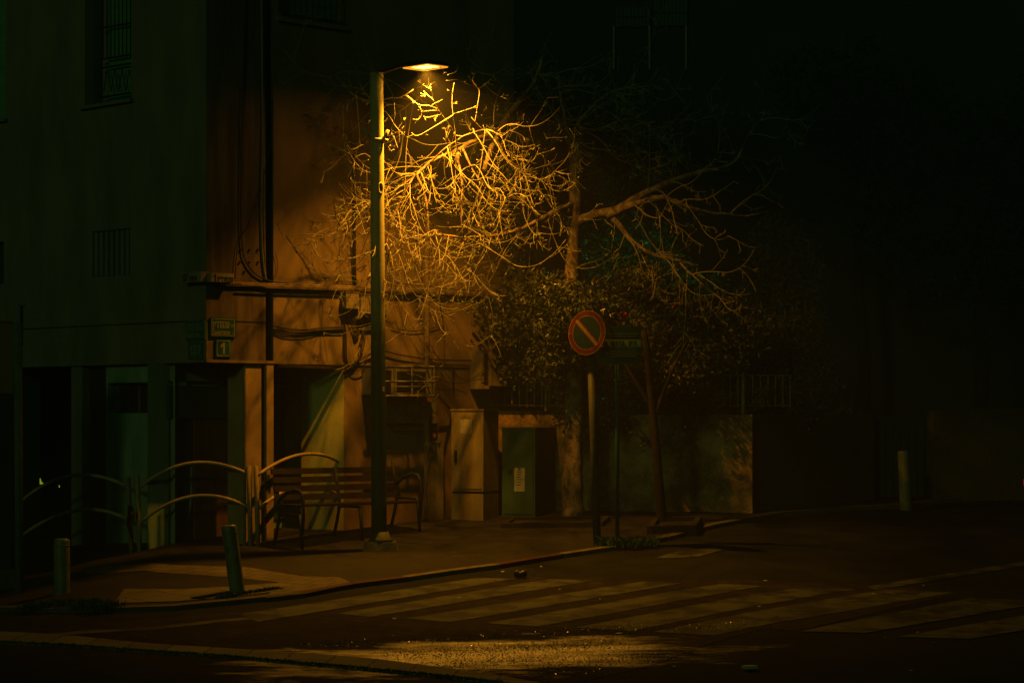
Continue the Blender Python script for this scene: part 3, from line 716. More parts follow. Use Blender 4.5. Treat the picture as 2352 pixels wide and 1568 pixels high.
mb.build('ribs', M['box'], t)

# AC unit behind the cage
t = thing('air_conditioner', 'old white air conditioner inside the iron cage beside the lamp pole', 'air conditioner', FA.p(935, 908, .1))
FA.pbox(MB(), 862, 846, 992, 906, .01, .32).build('casing', M['box'], t)
gr = FA.pbox(MB(), 910, 850, 980, 898, .321, .33).build('grille', M['metal_paint'], t)
mb = MB()
for k in range(9): FA.pbox(mb, 912, 853+k*5, 978, 855+k*5, .3305, .338)
mb.build('grille_slats', M['metal_dark'], gr)
FA.pbox(MB(), 886, 850, 899, 870, .321, .328).build('louvre', M['metal_dark'], t)
FA.pbox(MB(), 886, 872, 898, 904, .321, .328).build('louvre', M['metal_dark'], t)
t = thing('iron_cage', 'rusty iron cage bracket hanging on the wall right of the lamp pole', 'cage', FA.p(960, 912, .3))
mb = MB(); n1 = .5; r_ = .016
def bar(mb, a, b, n0=n1, n2=n1, r=r_): mb.tube([FA.p(*a, n0), FA.p(*b, n2)], r, 5)
for x in (906, 946, 990, 997): bar(mb, (x, 842), (x, 910))
for y in (842, 876, 909): bar(mb, (866, y), (997, y), r=.018)
for y in (842, 876, 909): mb.tube([FA.p(997, y, n1), FA.pt(FA.a(997, n1)+.0, 0, FA.z(997, y, n1))], .016, 5)
bar(mb, (906, 888), (990, 887), r=.012)
mb.build('bars', M['metal_paint'], t)
mb = MB()
for x in (880, 1003):
    p = FA.p(x, 905, .05); q = FA.p(x, 1000, .02); 
    mb.tube([FA.p(x+38, 842, .02), FA.p(x+38, 900, .02)], .014, 5)
    mb.tube([FA.p(x, 905, .45), FA.p(x+36, 945, .02)], .016, 5)
mb.tube([FA.p(1003, 980, .02), FA.p(1035, 978, .02)], .014, 5)
mb.build('brackets', M['metal_dark'], t)
t = thing('metal_panel', 'dark sheet metal panel under the iron cage', 'panel', FA.p(950, 972, .1))
FA.pbox(MB(), 888, 921, 1003, 972, .03, .06).build('sheet', M['metal_paint'], t)
mb = MB(); mb.tube([FA.p(886, 972, .06), FA.p(905, 990, .05), FA.p(1003, 988, .05), FA.p(1003, 972, .06)], .012, 5); mb.build('frame', M['metal_dark'], t)
# second condenser near the railing
t = thing('air_conditioner', 'condenser with a round fan grille above the railing right of the cage', 'air conditioner', FA.p(1150, 890, .1))
a0, a1, z0, z1 = FA.rect(1108, 812, 1188, 886, .3)
FA.box(MB(), a0+.18, a1, .01, .3, z0, z1).build('casing', M['box'], t)
FA.box(MB(), a0, a0+.17, .01, .28, z0-.05, z1+.05).build('side_frame', M['box'], t)
FA.box(MB(), a0+.05, a0+.13, .281, .286, z0+.02, z1).build('slot', M['metal_dark'], t)
mb = MB(); fc = FA.pt((a0+.18+a1)/2, .31, (z0+z1)/2)
for r_ in [.04+.022*k for k in range(8)]:
    mb.tube([fc+FA.d*(r_*math.cos(k*math.pi/12))+Vector((0, 0, r_*math.sin(k*math.pi/12))) for k in range(25)], .004, 4, False)
mb.build('fan_grille', M['metal_dark'], t)

# ------------------------------------------------------------------ street lamp
LB = gp(874, 1262)
lp = thing('street_lamp', 'tall round street lamp with one lit rectangular head above the bare branches', 'street lamp', LB)
zt = P(865, 168, LB.y).z; tx = P(865, 168, LB.y).x
ptop = Vector((tx, LB.y, zt))
base = LB+Vector((-.02, 0, .1))
mb = MB(); pts = [base.lerp(ptop, i/12) for i in range(13)]
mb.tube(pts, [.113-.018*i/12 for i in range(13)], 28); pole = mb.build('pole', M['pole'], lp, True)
mb = MB()
zh = P(873, 433, LB.y).z; cx = base.lerp(ptop, (zh-base.z)/(ptop.z-base.z))
fr = Vector((.55, -.83, 0)).normalized(); sd = Vector((.83, .55, 0)).normalized()
hc = cx+fr*.098
mb.tube([hc+sd*(.035*math.cos(k*math.pi/8))+Vector((0, 0, .075*math.sin(k*math.pi/8))) for k in range(17)], .012, 6, False)
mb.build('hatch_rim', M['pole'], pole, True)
mb = MB(); mb.box(hc-fr*.002, (.05, .012, .09), (sd, fr, Vector((0, 0, 1)))); mb.build('hatch', M['metal_dark'], pole)
for yy, ww, hh in ((893, .028, .05),):
    z_ = P(880, yy, LB.y).z; c = base.lerp(ptop, (z_-base.z)/(ptop.z-base.z)); d = Vector((.75, -.66, 0)).normalized()
    mb = MB(); mb.box(c+d*.106, (.045, .004, .07), (Vector((.66, .75, 0)), d, Vector((0, 0, 1)))); mb.build('sticker', M['paper'], pole)
z_ = P(866, 322, LB.y).z; c = base.lerp(ptop, (z_-base.z)/(ptop.z-base.z))
mb = MB(); mb.tube([c-Vector((0, 0, .022)), c+Vector((0, 0, .022))], .112, 24)
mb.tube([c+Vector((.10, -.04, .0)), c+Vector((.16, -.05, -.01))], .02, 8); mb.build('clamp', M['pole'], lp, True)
for s_, e in ((-1, P(836, 293, LB.y)), (1, P(892, 300, LB.y))):
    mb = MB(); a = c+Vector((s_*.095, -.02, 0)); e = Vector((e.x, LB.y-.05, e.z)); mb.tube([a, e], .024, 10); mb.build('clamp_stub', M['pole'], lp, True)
mb = MB()
bz = LB.z
mb.box8([Vector((LB.x+x, LB.y+y, bz-.05)) for x, y in ((-.26, -.22), (.26, -.22), (.26, .22), (-.26, .22))]+[Vector((LB.x+x, LB.y+y, bz+.12)) for x, y in ((-.22, -.18), (.22, -.18), (.22, .18), (-.22, .18))])
mb.build('plinth', M['concrete'], lp)
mb = MB(); mb.tube([LB+Vector((0, 0, .121)), LB+Vector((0, 0, .16)), LB+Vector((0, 0, .26))], [.19, .15, .117], 16); mb.build('base_collar', M['concrete'], lp, True)
AD = Vector((.6947, -.7193, 0)).normalized(); AS = Vector((.7193, .6947, 0))
hcen = P(977, 153, LB.y+.16); 
mb = MB(); e = hcen-Vector((.2, 0, 0))+Vector((0, 0, .045))
mb.tube([ptop-Vector((0, 0, .08)), ptop+Vector((.04, 0, 0)), ptop.lerp(e, .5), e], [.045, .035, .028, .026], 10); mb.build('arm', M['lamp_housing'], lp, True)
hd = MB()
X0, X1, Y0 = -.30, .30, .20
lo = [hcen+AD*a+AS*b+Vector((0, 0, z)) for a, b, z in ((X0, -Y0, .03), (X1, -Y0, .03), (X1, Y0, .03), (X0, Y0, .03))]
hi = [hcen+AD*a+AS*b+Vector((0, 0, z)) for a, b, z in ((X0*.9, -Y0*.7, .075), (X1*.75, -Y0*.6, .06), (X1*.75, Y0*.6, .06), (X0*.9, Y0*.7, .075))]
hd.box8(lo+hi); head = hd.build('lamp_head', M['lamp_housing'], lp)
LE = bpy.data.materials.new('sodium_lens'); LE.use_nodes = True
nt_ = LE.node_tree.nodes; nt_.remove(nt_['Principled BSDF']); em = nt_.new('ShaderNodeEmission')
em.inputs[0].default_value = (1, .385, .022, 1); em.inputs[1].default_value = LAMP_E
LE.node_tree.links.new(em.outputs[0], nt_['Material Output'].inputs[0])
mb = MB(); q = [hcen+AD*a+AS*b for a, b in ((-.245, -.185), (.245, -.185), (.245, .185), (-.245, .185))]
qb = [p-Vector((0, 0, .006)) for p in q]; qt = [p+Vector((0, 0, .029)) for p in q]
mb.add([p+Vector((0, 0, .004)) for p in q], [(0, 3, 2, 1)]); lens = mb.build('lens', LE, head)
mb = MB()
for a, b, s1, s2 in ((-.2725, 0, .053, .41), (.2725, 0, .053, .41), (0, -.197, .49, .02), (0, .197, .49, .02)): mb.box(hcen+AD*a+AS*b+Vector((0, 0, .010)), (s1, s2, .038), (AD, AS, Vector((0, 0, 1))))
mb.build('rim', M['lamp_housing'], head)
LG = bpy.data.materials.new('amber_fringe_glow'); LG.use_nodes = True
n5 = LG.node_tree.nodes; n5.remove(n5['Principled BSDF']); e5 = n5.new('ShaderNodeEmission')
e5.inputs[0].default_value = (1, .36, .02, 1); e5.inputs[1].default_value = 1.3
LG.node_tree.links.new(e5.outputs[0], n5['Material Output'].inputs[0])
mb = MB()
for a, b, s1, s2 in ((-.254, 0, .018, .406), (.254, 0, .018, .406), (0, -.194, .49, .018), (0, .194, .49, .018)): mb.box(hcen+AD*a+AS*b+Vector((0, 0, -.017)), (s1, s2, .016), (AD, AS, Vector((0, 0, 1))))
mb.build('amber_fringe', LG, head)  # added glowing ring, imitates the amber fringe of light round the lens

spl = bpy.data.lights.new('lamp_beam', 'SPOT'); spl.energy = 2350; spl.color = (1, .385, .022); spl.spot_size = R(133); spl.spot_blend = 1; spl.shadow_soft_size = .07
spo = bpy.data.objects.new('lamp_beam', spl); col.objects.link(spo); spo.location = hcen-Vector((0, 0, .02))
spo.rotation_euler = (Vector((0, 0, 1))-AD*.20-AS*.14).to_track_quat('Z', 'Y').to_euler()      # optics throw the light over the road, away from the house
# ------------------------------------------------------------------ retaining wall, railings
Q0 = P(1094, 960, 38.72); Q1 = P(1300, 960, 38.95); Q2 = P(1728, 960, 38.55); Q3 = P(2008, 960, 41.0); Q4 = P(2144, 960, 41.2); Q5 = P(2700, 960, 42.6)
Q4b = P(2760, 960, 43.2)
def wallseg(mb, pts, top, thick=.25, zb=-.3):
    pts = [Vector((p.x, p.y, 0)) for p in pts]; nrm = []
    off = []
    for i, p in enumerate(pts):
        t = (pts[min(i+1, len(pts)-1)]-pts[max(i-1, 0)]); t.z = 0; t.normalize(); n = Vector((-t.y, t.x, 0))
        if n.y < 0: n = -n
        off.append(p+n*thick)
    for i in range(len(pts)-1):
        a, b, c, d = pts[i], pts[i+1], off[i+1], off[i]; z0, z1 = top[i], top[i+1]
        mb.box8([Vector((a.x, a.y, zb)), Vector((b.x, b.y, zb)), Vector((c.x, c.y, zb)), Vector((d.x, d.y, zb)),
                 Vector((a.x, a.y, z0)), Vector((b.x, b.y, z1)), Vector((c.x, c.y, z1)), Vector((d.x, d.y, z0))])
zt1 = HC+(YH-952)/F*38.8
t = thing('retaining_wall', 'rough rendered garden wall between the green cabinet and the gateway', 'wall', (Q1.x, Q1.y, G(Q1.x, Q1.y)))
mb = MB(); wallseg(mb, [Q0, Q1, Q2], [zt1]*3); mb.build('front_wall', M['stone'], t)
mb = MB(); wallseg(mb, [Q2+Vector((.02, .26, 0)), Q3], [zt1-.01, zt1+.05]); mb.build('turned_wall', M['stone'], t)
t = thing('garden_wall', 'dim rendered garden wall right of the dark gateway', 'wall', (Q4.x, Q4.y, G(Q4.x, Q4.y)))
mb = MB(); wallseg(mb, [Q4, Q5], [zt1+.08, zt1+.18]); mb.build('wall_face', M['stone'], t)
t = thing('gate', 'dark closed gate between the two garden walls', 'gate', (Q3.x, Q3.y+.3, G(Q3.x, Q3.y)))
mb = MB(); wallseg(mb, [Q3+Vector((.03, .35, 0)), Q4+Vector((-.03, .35, 0))], [zt1-.02]*2, .06); mb.build('gate_leaf', M['dark_recess'], t)
mb = MB(); gz = G(Q3.x, Q3.y)
g0 = Q3+Vector((.03, .33, 0)); g1 = Q4+Vector((-.03, .33, 0))
for k in range(7):
    p = g0.lerp(g1, (k+.5)/7); mb.tube([Vector((p.x, p.y, gz+.05)), Vector((p.x, p.y, zt1-.1))], .012, 5)
mb.build('gate_bars', M['metal_dark'], t)
# raised garden behind the wall
mb = MB(); zg = zt1-.18
gx = [Vector((Q0.x, Q0.y+.28, zg)), Vector((Q1.x, Q1.y+.28, zg)), Vector((Q2.x, Q2.y+.28, zg)), Vector((Q3.x, Q3.y+.4, zg)), Vector((Q4.x, Q4.y+.5, zg)), Vector((Q5.x, Q5.y+.28, zg)), Vector((30, 48, zg)), Vector((30, 80, zg)), Vector((-.2, 80, zg)), Vector((-.3, 41, zg))]
mb.add(gx, [tuple(range(len(gx)))]); mb.build('garden_ground', M['soil'], None, kind='structure')
def railing(label, p0, p1, nb, post_px=None, hgt=.46):
    t = thing('railing', label, 'railing', p0)
    mb = MB()
    for k in range(nb+1):
        p = p0.lerp(p1, k/nb); mb.tube([p, p+Vector((0, 0, hgt))], .011, 5)
    mb.build('bars', M['rail'], t)
    mb = MB()
    for h in (.03, hgt): mb.tube([p0+Vector((0, 0, h)), p1+Vector((0, 0, h))], .011, 5)
    mb.build('rails', M['rail'], t)
    return t
r0 = P(1090, 933, 38.9); r1_ = P(1330, 937, 39.1)
t = railing('thin iron railing on the wall above the green cabinet, half covered by the flowering bush', r0, r1_, 14)
mb = MB(); p = P(1254, 948, 39.0); mb.tube([p, p+Vector((0, 0, .64))], .024, 8); mb.build('post', M['rail'], t)
r0 = P(1660, 936, 38.9); r1_ = P(1815, 935, 39.6)
t = railing('thin iron railing on the right end of the retaining wall', r0, r1_, 9, hgt=.52)
mb = MB(); p = P(1707, 950, 39.0); mb.tube([p, p+Vector((0, 0, .30)), p+Vector((0, 0, .66))], [.03, .03, .026], 8); mb.build('post', M['rail'], t)
# dark ledge strip under railing
mb = MB(); wallseg(mb, [Q0+Vector((.03, .02, 0)), Q1+Vector((0, .02, 0))], [zt1+.06]*2, .2, zt1+.003)
t = thing('wall_ledge', 'dark stone ledge under the railing above the green cabinet', 'ledge', (Q0.x, Q0.y, zt1)); mb.build('ledge', M['metal_dark'], t)

# ------------------------------------------------------------------ cabinets
def cabinet(name, label, px_l, px_m, px_r, py_t, py_b, D, m, plinth=0):
    # corner px_m nearest; front face px_l..px_m, side px_m..px_r
    zb = G((px_m-1176)/F*D, D)-.03
    A = P(px_m, 960, D); A.z = 0
    fd = Vector((-.985, .17, 0)).normalized(); sdv = Vector((.17, .985, 0))
    Wf = W(A, fd, Vector((-.17, -.985, 0)))
    a1 = Wf.a(px_l); sN = W(A, sdv, Vector((.985, -.17, 0))); b1 = sN.a(px_r)
    b1 = min(abs(b1), .5)
    zt = HC-(py_t-YH)/F*D
    t = thing(name, label, 'cabinet', (A.x, A.y, zb))
    return t, Wf, a1, b1, zb, zt
t, Wf, a1, b1, zb, zt = cabinet('utility_cabinet', 'tall beige utility cabinet with a paper notice and a black handle', 1037, 1110, 1145, 943, 1193, 38.0, M['cabinet'])
fdir = Vector((-.94, .34, 0)).normalized()
def rbox(mb, A, ex, ey, z0, z1):
    return mb.box8([Vector((p.x, p.y, z)) for z in (z0, z1) for p in (A, A+ex, A+ex+ey, A+ey)])
def cab(label, A, pl, pr, zb, zt, m, name, ang=20):
    fd = Vector((-math.cos(R(ang)), math.sin(R(ang)), 0)); sdv = Vector((math.sin(R(ang)), math.cos(R(ang)), 0))
    Wf = W(Vector((A.x, A.y, 0)), fd, -sdv); Ws = W(Vector((A.x, A.y, 0)), sdv, -fd)
    return Wf, Ws, abs(Wf.a(pl)), abs(Ws.a(pr))
# beige
bpy.data.objects.remove(t)
ANG = 38
def build_cab(name, label, px_m, D, px_l, px_r, py_t, ang, m):
    A = P(px_m, 960, D); A.z = 0
    fd = Vector((-math.cos(R(ang)), math.sin(R(ang)), 0)); sdv = Vector((math.sin(R(ang)), math.cos(R(ang)), 0))
    Wf = W(A, fd, -sdv); Ws = W(A, sdv, -fd)
    a1 = abs(Wf.a(px_l)); b1 = abs(Ws.a(px_r))
    zt = HC-(py_t-YH)/F*D; zb = G(A.x, A.y)-.02
    t = thing(name, label, 'cabinet', (A.x, A.y, zb))
    return t, A, Wf, Ws, a1, b1, zb, zt
t, A, Wf, Ws, a1, b1, zb, zt = build_cab('utility_cabinet', 'tall beige utility cabinet with a paper notice and a black handle', 1110, 37.75, 1037, 1145, 943, 24, M['cabinet'])
b1 = min(b1, .8)
zs = HC-(1131-YH)/F*A.y
rbox(MB(), A, Wf.d*a1, Ws.d*b1, zs+.02, zt).build('body', M['cabinet'], t)
rbox(MB(), A+Wf.d*.01+Ws.d*.01, Wf.d*(a1-.02), Ws.d*(b1-.02), zs-.02, zs+.019).build('seam', M['metal_dark'], t)
rbox(MB(), A, Wf.d*a1, Ws.d*b1, zb, zs-.021).build('plinth', M['cabinet'], t)
rbox(MB(), A-Wf.d*.012-Ws.d*.012, Wf.d*(a1+.024), Ws.d*(b1+.024), zt+.001, zt+.03).build('roof', M['cabinet'], t)
d = Wf.pbox(MB(), 1041, 952, 1107, 1122, .001, .01).build('door', M['cabinet'], t)
Wf.pbox(MB(), 1043, 1034, 1049, 1062, .011, .03).build('handle', M['metal_dark'], d)
nt2 = Wf.pbox(MB(), 1057, 963, 1084, 996, .0105, .014).build('notice', M['paper'], d)
Wf.pbox(MB(), 1059, 953, 1080, 960, .0105, .013).build('nameplate', M['box'], d)
mb = MB(); Wf.pbox(mb, 1068, 1043, 1073, 1070, .0105, .013); Wf.pbox(mb, 1058, 1078, 1080, 1083, .0105, .013); mb.build('faded_stencil', M['cabinet'], d)
# green
t, A, Wf, Ws, a1, b1, zb, zt = build_cab('electric_cabinet', 'low green metal cabinet with a pale taped notice on its door', 1229, 38.1, 1153, 1283, 981, 22, M['green_cab'])
b1 = min(b1, 1.0)
rbox(MB(), A, Wf.d*a1, Ws.d*b1, zb, zt-.03).build('body', M['green_cab'], t)
rbox(MB(), A-Wf.d*.012-Ws.d*.012, Wf.d*(a1+.024), Ws.d*(b1+.024), zt-.029, zt).build('roof', M['green_cab'], t)
d = Wf.pbox(MB(), 1157, 990, 1225, 1180, .001, .01).build('door', M['green_cab'], t)
Wf.pbox(MB(), 1181, 1074, 1205, 1128, .0105, .014).build('notice', M['paper'], d)
mb = MB()
for i in range(6): Wf.pbox(mb, 1186, 1082+i*6, 1200-(i % 3)*2, 1083.6+i*6, .0142, .016)
Wf.pbox(mb, 1190, 1075, 1196, 1079, .0142, .016)
mb.build('notice_writing', M['ink'], d)
Wf.pbox(MB(), 1168, 1078, 1174, 1086, .0105, .03).build('handle', M['metal_dark'], d)
Wf.pbox(MB(), 1172, 990, 1202, 1004, .0105, .013).build('nameplate', M['sign_green'], d)

# ------------------------------------------------------------------ tube fences
def arch(pts, n=24):
    # quadratic through three picture points with depths
    p0, pm, p1 = pts; c = pm*2-(p0+p1)/2
    return [p0*(1-t)**2+c*2*t*(1-t)+p1*t*t for t in [i/n for i in range(n+1)]]
def fence(label, posts, arches):
    b = P(*posts[0][1])
    t = thing('tube_fence', label, 'fence', b, 'arched tube fence sections')
    for top, bot in posts:
        mb = MB(); a = P(*bot); a = Vector((a.x, a.y, G(a.x, a.y)-.1)); c = P(*top); mb.tube([a, c, c+Vector((0, 0, .006))], [.036, .036, .03], 12)
        mb.build('post', M['tube'], t, True)
    for ar in arches:
        mb = MB(); mb.tube(arch([P(*q) for q in ar]), .026, 10); mb.build('arched_rail', M['tube'], t, True)
    return t
fence('left section of the arched tube fence with a leaning post, shaded by the overhang',
      [((294, 1095, 35.55), (303, 1250, 35.5)), ((46, 1108, 37.0), (50, 1290, 37.0))],
      [[(50, 1150, 37.0), (165, 1092, 36.2), (292, 1116, 35.55)], [(52, 1228, 37.0), (180, 1171, 36.2), (300, 1196, 35.55)]])
fence('middle section of the arched tube fence in front of the brown door',
      [((315, 1092, 35.5), (321, 1250, 35.5)), ((571, 1070, 35.45), (576, 1230, 35.45))],
      [[(322, 1118, 35.5), (441, 1063, 35.45), (572, 1089, 35.45)], [(324, 1198, 35.5), (446, 1139, 35.45), (574, 1166, 35.45)]])
fence('right section of the arched tube fence running behind the bench',
      [((588, 1070, 35.45), (593, 1230, 35.45)), ((786, 1062, 36.9), (790, 1215, 36.9))],
      [[(593, 1090, 35.45), (697, 1043, 36.2), (786, 1064, 36.9)], [(597, 1166, 35.45), (690, 1118, 36.2), (786, 1140, 36.9)]])
# black strap tied to leaning post
t = thing('black_bag', 'black plastic strip tied round the leaning fence post', 'bag', P(302, 1240, 35.5))
mb = MB(); mb.tube([P(299, 1160, 35.45), P(302, 1180, 35.42), P(298, 1205, 35.42), P(304, 1235, 35.45)], [.03, .06, .05, .02], 7); mb.build('wrap', M['rubber'], t)
# pale green cloth hanging behind the middle fence
t = thing('cloth_sheet', 'pale green sheet hanging in folds behind the middle fence section', 'sheet', FB.p(420, 1240, .05))
mb = MB(); nx_, nz_ = 28, 10
pa, pb = P(392, 1075, 35.9), P(447, 1070, 36.1)
for j in range(nz_+1):
    for i in range(nx_+1):
        u = i/nx_; v = j/nz_; p = pa.lerp(pb, u); bot = .72+.07*math.sin(u*9)+.05*math.sin(u*23)
        mb.v.append((p.x+.01*math.sin(v*7+u*5), p.y+.03*math.sin(u*26+v*3), p.z-v*bot))
for j in range(nz_):
    for i in range(nx_): a = j*(nx_+1)+i; mb.f.append((a, a+1, a+nx_+2, a+nx_+1))
cs = mb.build('cloth', M['tarp'], t, True)
md = cs.modifiers.new('thickness', 'SOLIDIFY'); md.thickness = .006

# ------------------------------------------------------------------ bollards
def bollard(loc, r, h, lean, label):
    t = thing('bollard', label, 'bollard', loc, 'short metal bollards')
    mb = MB(); L = Vector(lean); n = 26
    prof = [(-.1, r), (0, r), (h*.3, r), (h*.6, r), (h-.05, r), (h-.02, r*.97), (h-.006, r*.86), (h, r*.6)]
    mb.tube([Vector(loc)+L*z+Vector((0, 0, z)) for z, _ in prof], [q for _, q in prof], n)
    mb.build('post', M['bollard'], t, True)
    mb = MB(); c = Vector(loc)+L*(h-.09)+Vector((0, 0, h-.09)); mb.tube([c-Vector((0, 0, .006)), c+Vector((0, 0, .006))], r+.004, n); mb.build('groove_ring', M['bollard'], t, True)
p = gp(545, 1358); bollard(p, .098, 153/F*p.y, (-.13, .0, 0), 'bollard leaning to the left on the kerb stones in the middle')
p = gp(142, 1362); bollard(p, .108, 126/F*p.y, (0, 0, 0), 'upright bollard at the left beside the tall green post')
p = gp(2081, 1164); bollard(p, .098, 130/F*p.y, (-.05, 0, 0), 'distant bollard on the far kerb in front of the dark gate')

# left edge post and kiosk
p = gp(44, 1362)
t = thing('sign_post', 'thick green post at the left edge with a thin dark tube on top', 'post', p)
top = P(41, 740, p.y)
mb = MB(); mb.tube([p-Vector((0, 0, .1)), top], [.055, .062], 16); mb.build('post', M['left_post'], t, True)
mb = MB(); mb.tube([top+Vector((.04, .05, -.3)), top+Vector((.04, .05, .22))], .022, 8); mb.box(top+Vector((.04, .05, .23)), (.1, .05, .01)); mb.build('tube', M['dark_maroon'], t)
t = thing('notice_board', 'free standing board with a tan upper panel cut by the left edge', 'board', P(-60, 1320, 33.6))
a = P(28, 740, 34.0); b = P(28, 903, 34.0); bx = Vector((.80, .60, 0)); by = Vector((-.60, .80, 0)); bz_ = Vector((0, 0, 1)); zb_ = G(a.x, 34.0)-.02
def bc(z, off=0.): q = a-bx*.95+by*off; return Vector((q.x, q.y, z))
mb = MB(); mb.box(bc((a.z+b.z)/2), (1.9, .06, a.z-b.z), (bx, by, bz_)); mb.build('upper_panel', M['plaster_warm'], t)
mb = MB(); mb.box(bc((b.z+zb_+.25)/2, .02), (1.86, .06, b.z-zb_-.26), (bx, by, bz_)); mb.build('lower_panel', M['dark_recess'], t)
mb = MB(); mb.box(bc(zb_+.12), (2.0, .4, .28), (bx, by, bz_)); mb.build('plinth', M['concrete'], t)
mb = MB(); mb.box(bc(a.z+.011), (1.94, .10, .018), (bx, by, bz_)); mb.build('top_trim', M['plaster_warm'], t)
# small light in the passage
t = thing('passage_light', 'tiny yellow green light glowing low in the dark passage', 'light', P(93, 1112, 38.6))
M['spark'] = mat('yellow_green_lamp', (.5, .6, .05), None, 5, .4, emit=((.75, 1, .02), .25))
mb = MB(); p = P(93, 1112, 38.6); mb.add([p+Vector(v) for v in ((-.012, 0, .0), (.04, 0, .01), (.03, 0, .03), (.012, 0, .04), (-.006, 0, .10), (-.012, 0, .09))]+[p+Vector(v)+Vector((0, .03, 0)) for v in ((-.012, 0, .0), (.04, 0, .01), (.03, 0, .03), (.012, 0, .04), (-.006, 0, .10), (-.012, 0, .09))],
    [(0, 1, 2, 3, 4, 5), (11, 10, 9, 8, 7, 6)]+[(i, (i+1) % 6+0, (i+1) % 6+6, i+6) for i in range(6)]); mb.build('glow', M['spark'], t)
mb = MB(); mb.box(p+Vector((.30, 0, -.03)), (.014, .02, .035)); mb.build('glow', M['spark'], t)

# ------------------------------------------------------------------ bench
bn = thing('park_bench', 'dark slatted park bench with curved iron arms behind the lamp pole', 'bench', gp(800, 1225))
a_l, a_r = FA.a(692, .95), FA.a(962, .95)
BO = FA.pt(a_l, .95, 0); BE_ = FA.pt(a_r, .95, 0); BO.z = G(BO.x, BO.y)+.03; BE_.z = G(BE_.x, BE_.y)+.03
bd_ = FA.d.copy(); BLn = a_r-a_l; bnv = FA.n.copy()
# BO: front-left foot; seat goes back from it
def bp(a, n, z):
    q = BO+bd_*a+bnv*n; zz = BO.z+(BE_.z-BO.z)*a/BLn; return Vector((q.x, q.y, zz+z*1.1))
for a, arm in ((0, 1), (BLn*.5, 0), (BLn, 1)):
    mb = MB()
    mb.tube([bp(a, .02, -.04), bp(a, .0, .2), bp(a, -.04, .42), bp(a, -.3, .43), bp(a, -.52, .42)], .026, 7)
    mb.tube([bp(a, -.66, -.04), bp(a, -.56, .22), bp(a, -.50, .44), bp(a, -.55, .7), bp(a, -.62, .95)], .026, 7)
    if arm: mb.tube([bp(a, .02, .18), bp(a, .05, .42), bp(a, .04, .66), bp(a, -.02, .74), bp(a, -.14, .76), bp(a, -.35, .71), bp(a, -.54, .60)], .027, 7)
    mb.build('end_frame', M['metal_dark'], bn, True)
for k in range(5):
    mb = MB(); mb.box(bp(BLn/2, -.05-.1*k, .46), (BLn+.16, .075, .03), (bd_, bnv, Vector((0, 0, 1)))); mb.build('seat_slat', M['bench_wood'], bn)
for k in range(4):
    n_ = -.535-.028*k; z_ = .56+.115*k; tl = Vector((0, 0, 1))*.96-bnv*.27
    mb = MB(); mb.box(bp(BLn/2, n_+.02, z_), (BLn+.16, .025, .085), (bd_, (bnv*.96+Vector((0, 0, .27))).normalized(), tl.normalized())); mb.build('back_slat', M['bench_wood'], bn)

# ------------------------------------------------------------------ traffic signs
def postsign(label, bot, top, r, m, name='traffic_sign'):
    t = thing(name, label, 'road sign', bot)
    mb = MB(); mb.tube([bot-Vector((0, 0, .1)), bot.lerp(top, .5), top], r, 14); mb.build('pole', m, t, True)
    return t
sb = gp(1372, 1250); 
t = postsign('round no parking sign with red rim on a leaning grey pole', sb, P(1357, 800, sb.y), .058, M['sign_pole'])
c = P(1348, 764, sb.y-.12); fn = Vector((-.58, -.80, .06)).normalized(); rt = Vector((0, 0, 1)).cross(fn); rt.normalize(); rt = -rt if rt.x < 0 else rt
upv = fn.cross(rt); upv = upv if upv.z > 0 else -upv
RD = .325
def disc(mb, c, r0, r1, n0, n1, k=48):
    a = [c+rt*(r1*math.cos(i*2*math.pi/k))+upv*(r1*math.sin(i*2*math.pi/k)) for i in range(k)]
    if r0 == 0:
        v = [p+fn*n0 for p in a]+[p+fn*n1 for p in a]
        f = [tuple(range(k))[::-1], tuple(range(k, 2*k))]+[(i, (i+1) % k, k+(i+1) % k, k+i) for i in range(k)]
    else:
        b = [c+rt*(r0*math.cos(i*2*math.pi/k))+upv*(r0*math.sin(i*2*math.pi/k)) for i in range(k)]
        v = [p+fn*n1 for p in a]+[p+fn*n1 for p in b]; f = [(i, (i+1) % k, k+(i+1) % k, k+i) for i in range(k)]
    mb.add(v, f)
mb = MB(); disc(mb, c, 0, RD, -.012, 0); dk = mb.build('sign_face', M['blue'], t)
mb = MB(); disc(mb, c, RD*.765, RD*.975, 0, .0022); mb.build('red_rim', M['red'], dk)
mb = MB(); disc(mb, c, RD*.975, RD, 0, .003); disc(mb, c, RD*.745, RD*.765, 0, .003); mb.build('edge_lines', M['yellow'], dk)
dg = (rt*.72-upv*.70).normalized(); pg = fn.cross(dg)
mb = MB(); mb.box(c+fn*.002, (RD*1.62, RD*.27, .003), (dg, pg, fn)); mb.build('red_bar', M['red'], dk)
mb = MB(); mb.box(c+fn*.004, (RD*1.62, RD*.15, .003), (dg, pg, fn)); mb.build('pale_bar', M['yellow'], dk)
mb = MB()
for s_ in (-.9, .9): mb.tube([c+rt*(RD*s_)-upv*.01, c+rt*(RD*s_)+fn*.014-upv*.01], .009, 6)
mb.build('rivets', M['metal_paint'], dk)
sb = gp(1418, 1247)
t = postsign('dark green rectangular sign board on a thin green pole beside the no parking sign', sb, P(1418, 760, sb.y+.05), .030, M['green_pole'])
D_ = sb.y-.02; tl, tr = P(1388, 748, D_), P(1473, 750, D_); bl_, br_ = P(1362, 838, D_), P(1470, 836, D_)
th_ = Vector((0, .02, 0))
bo = MB().box8([bl_, br_, br_+th_, bl_+th_, tl, tr, tr+th_, tl+th_]).build('board', M['board_green'], t)
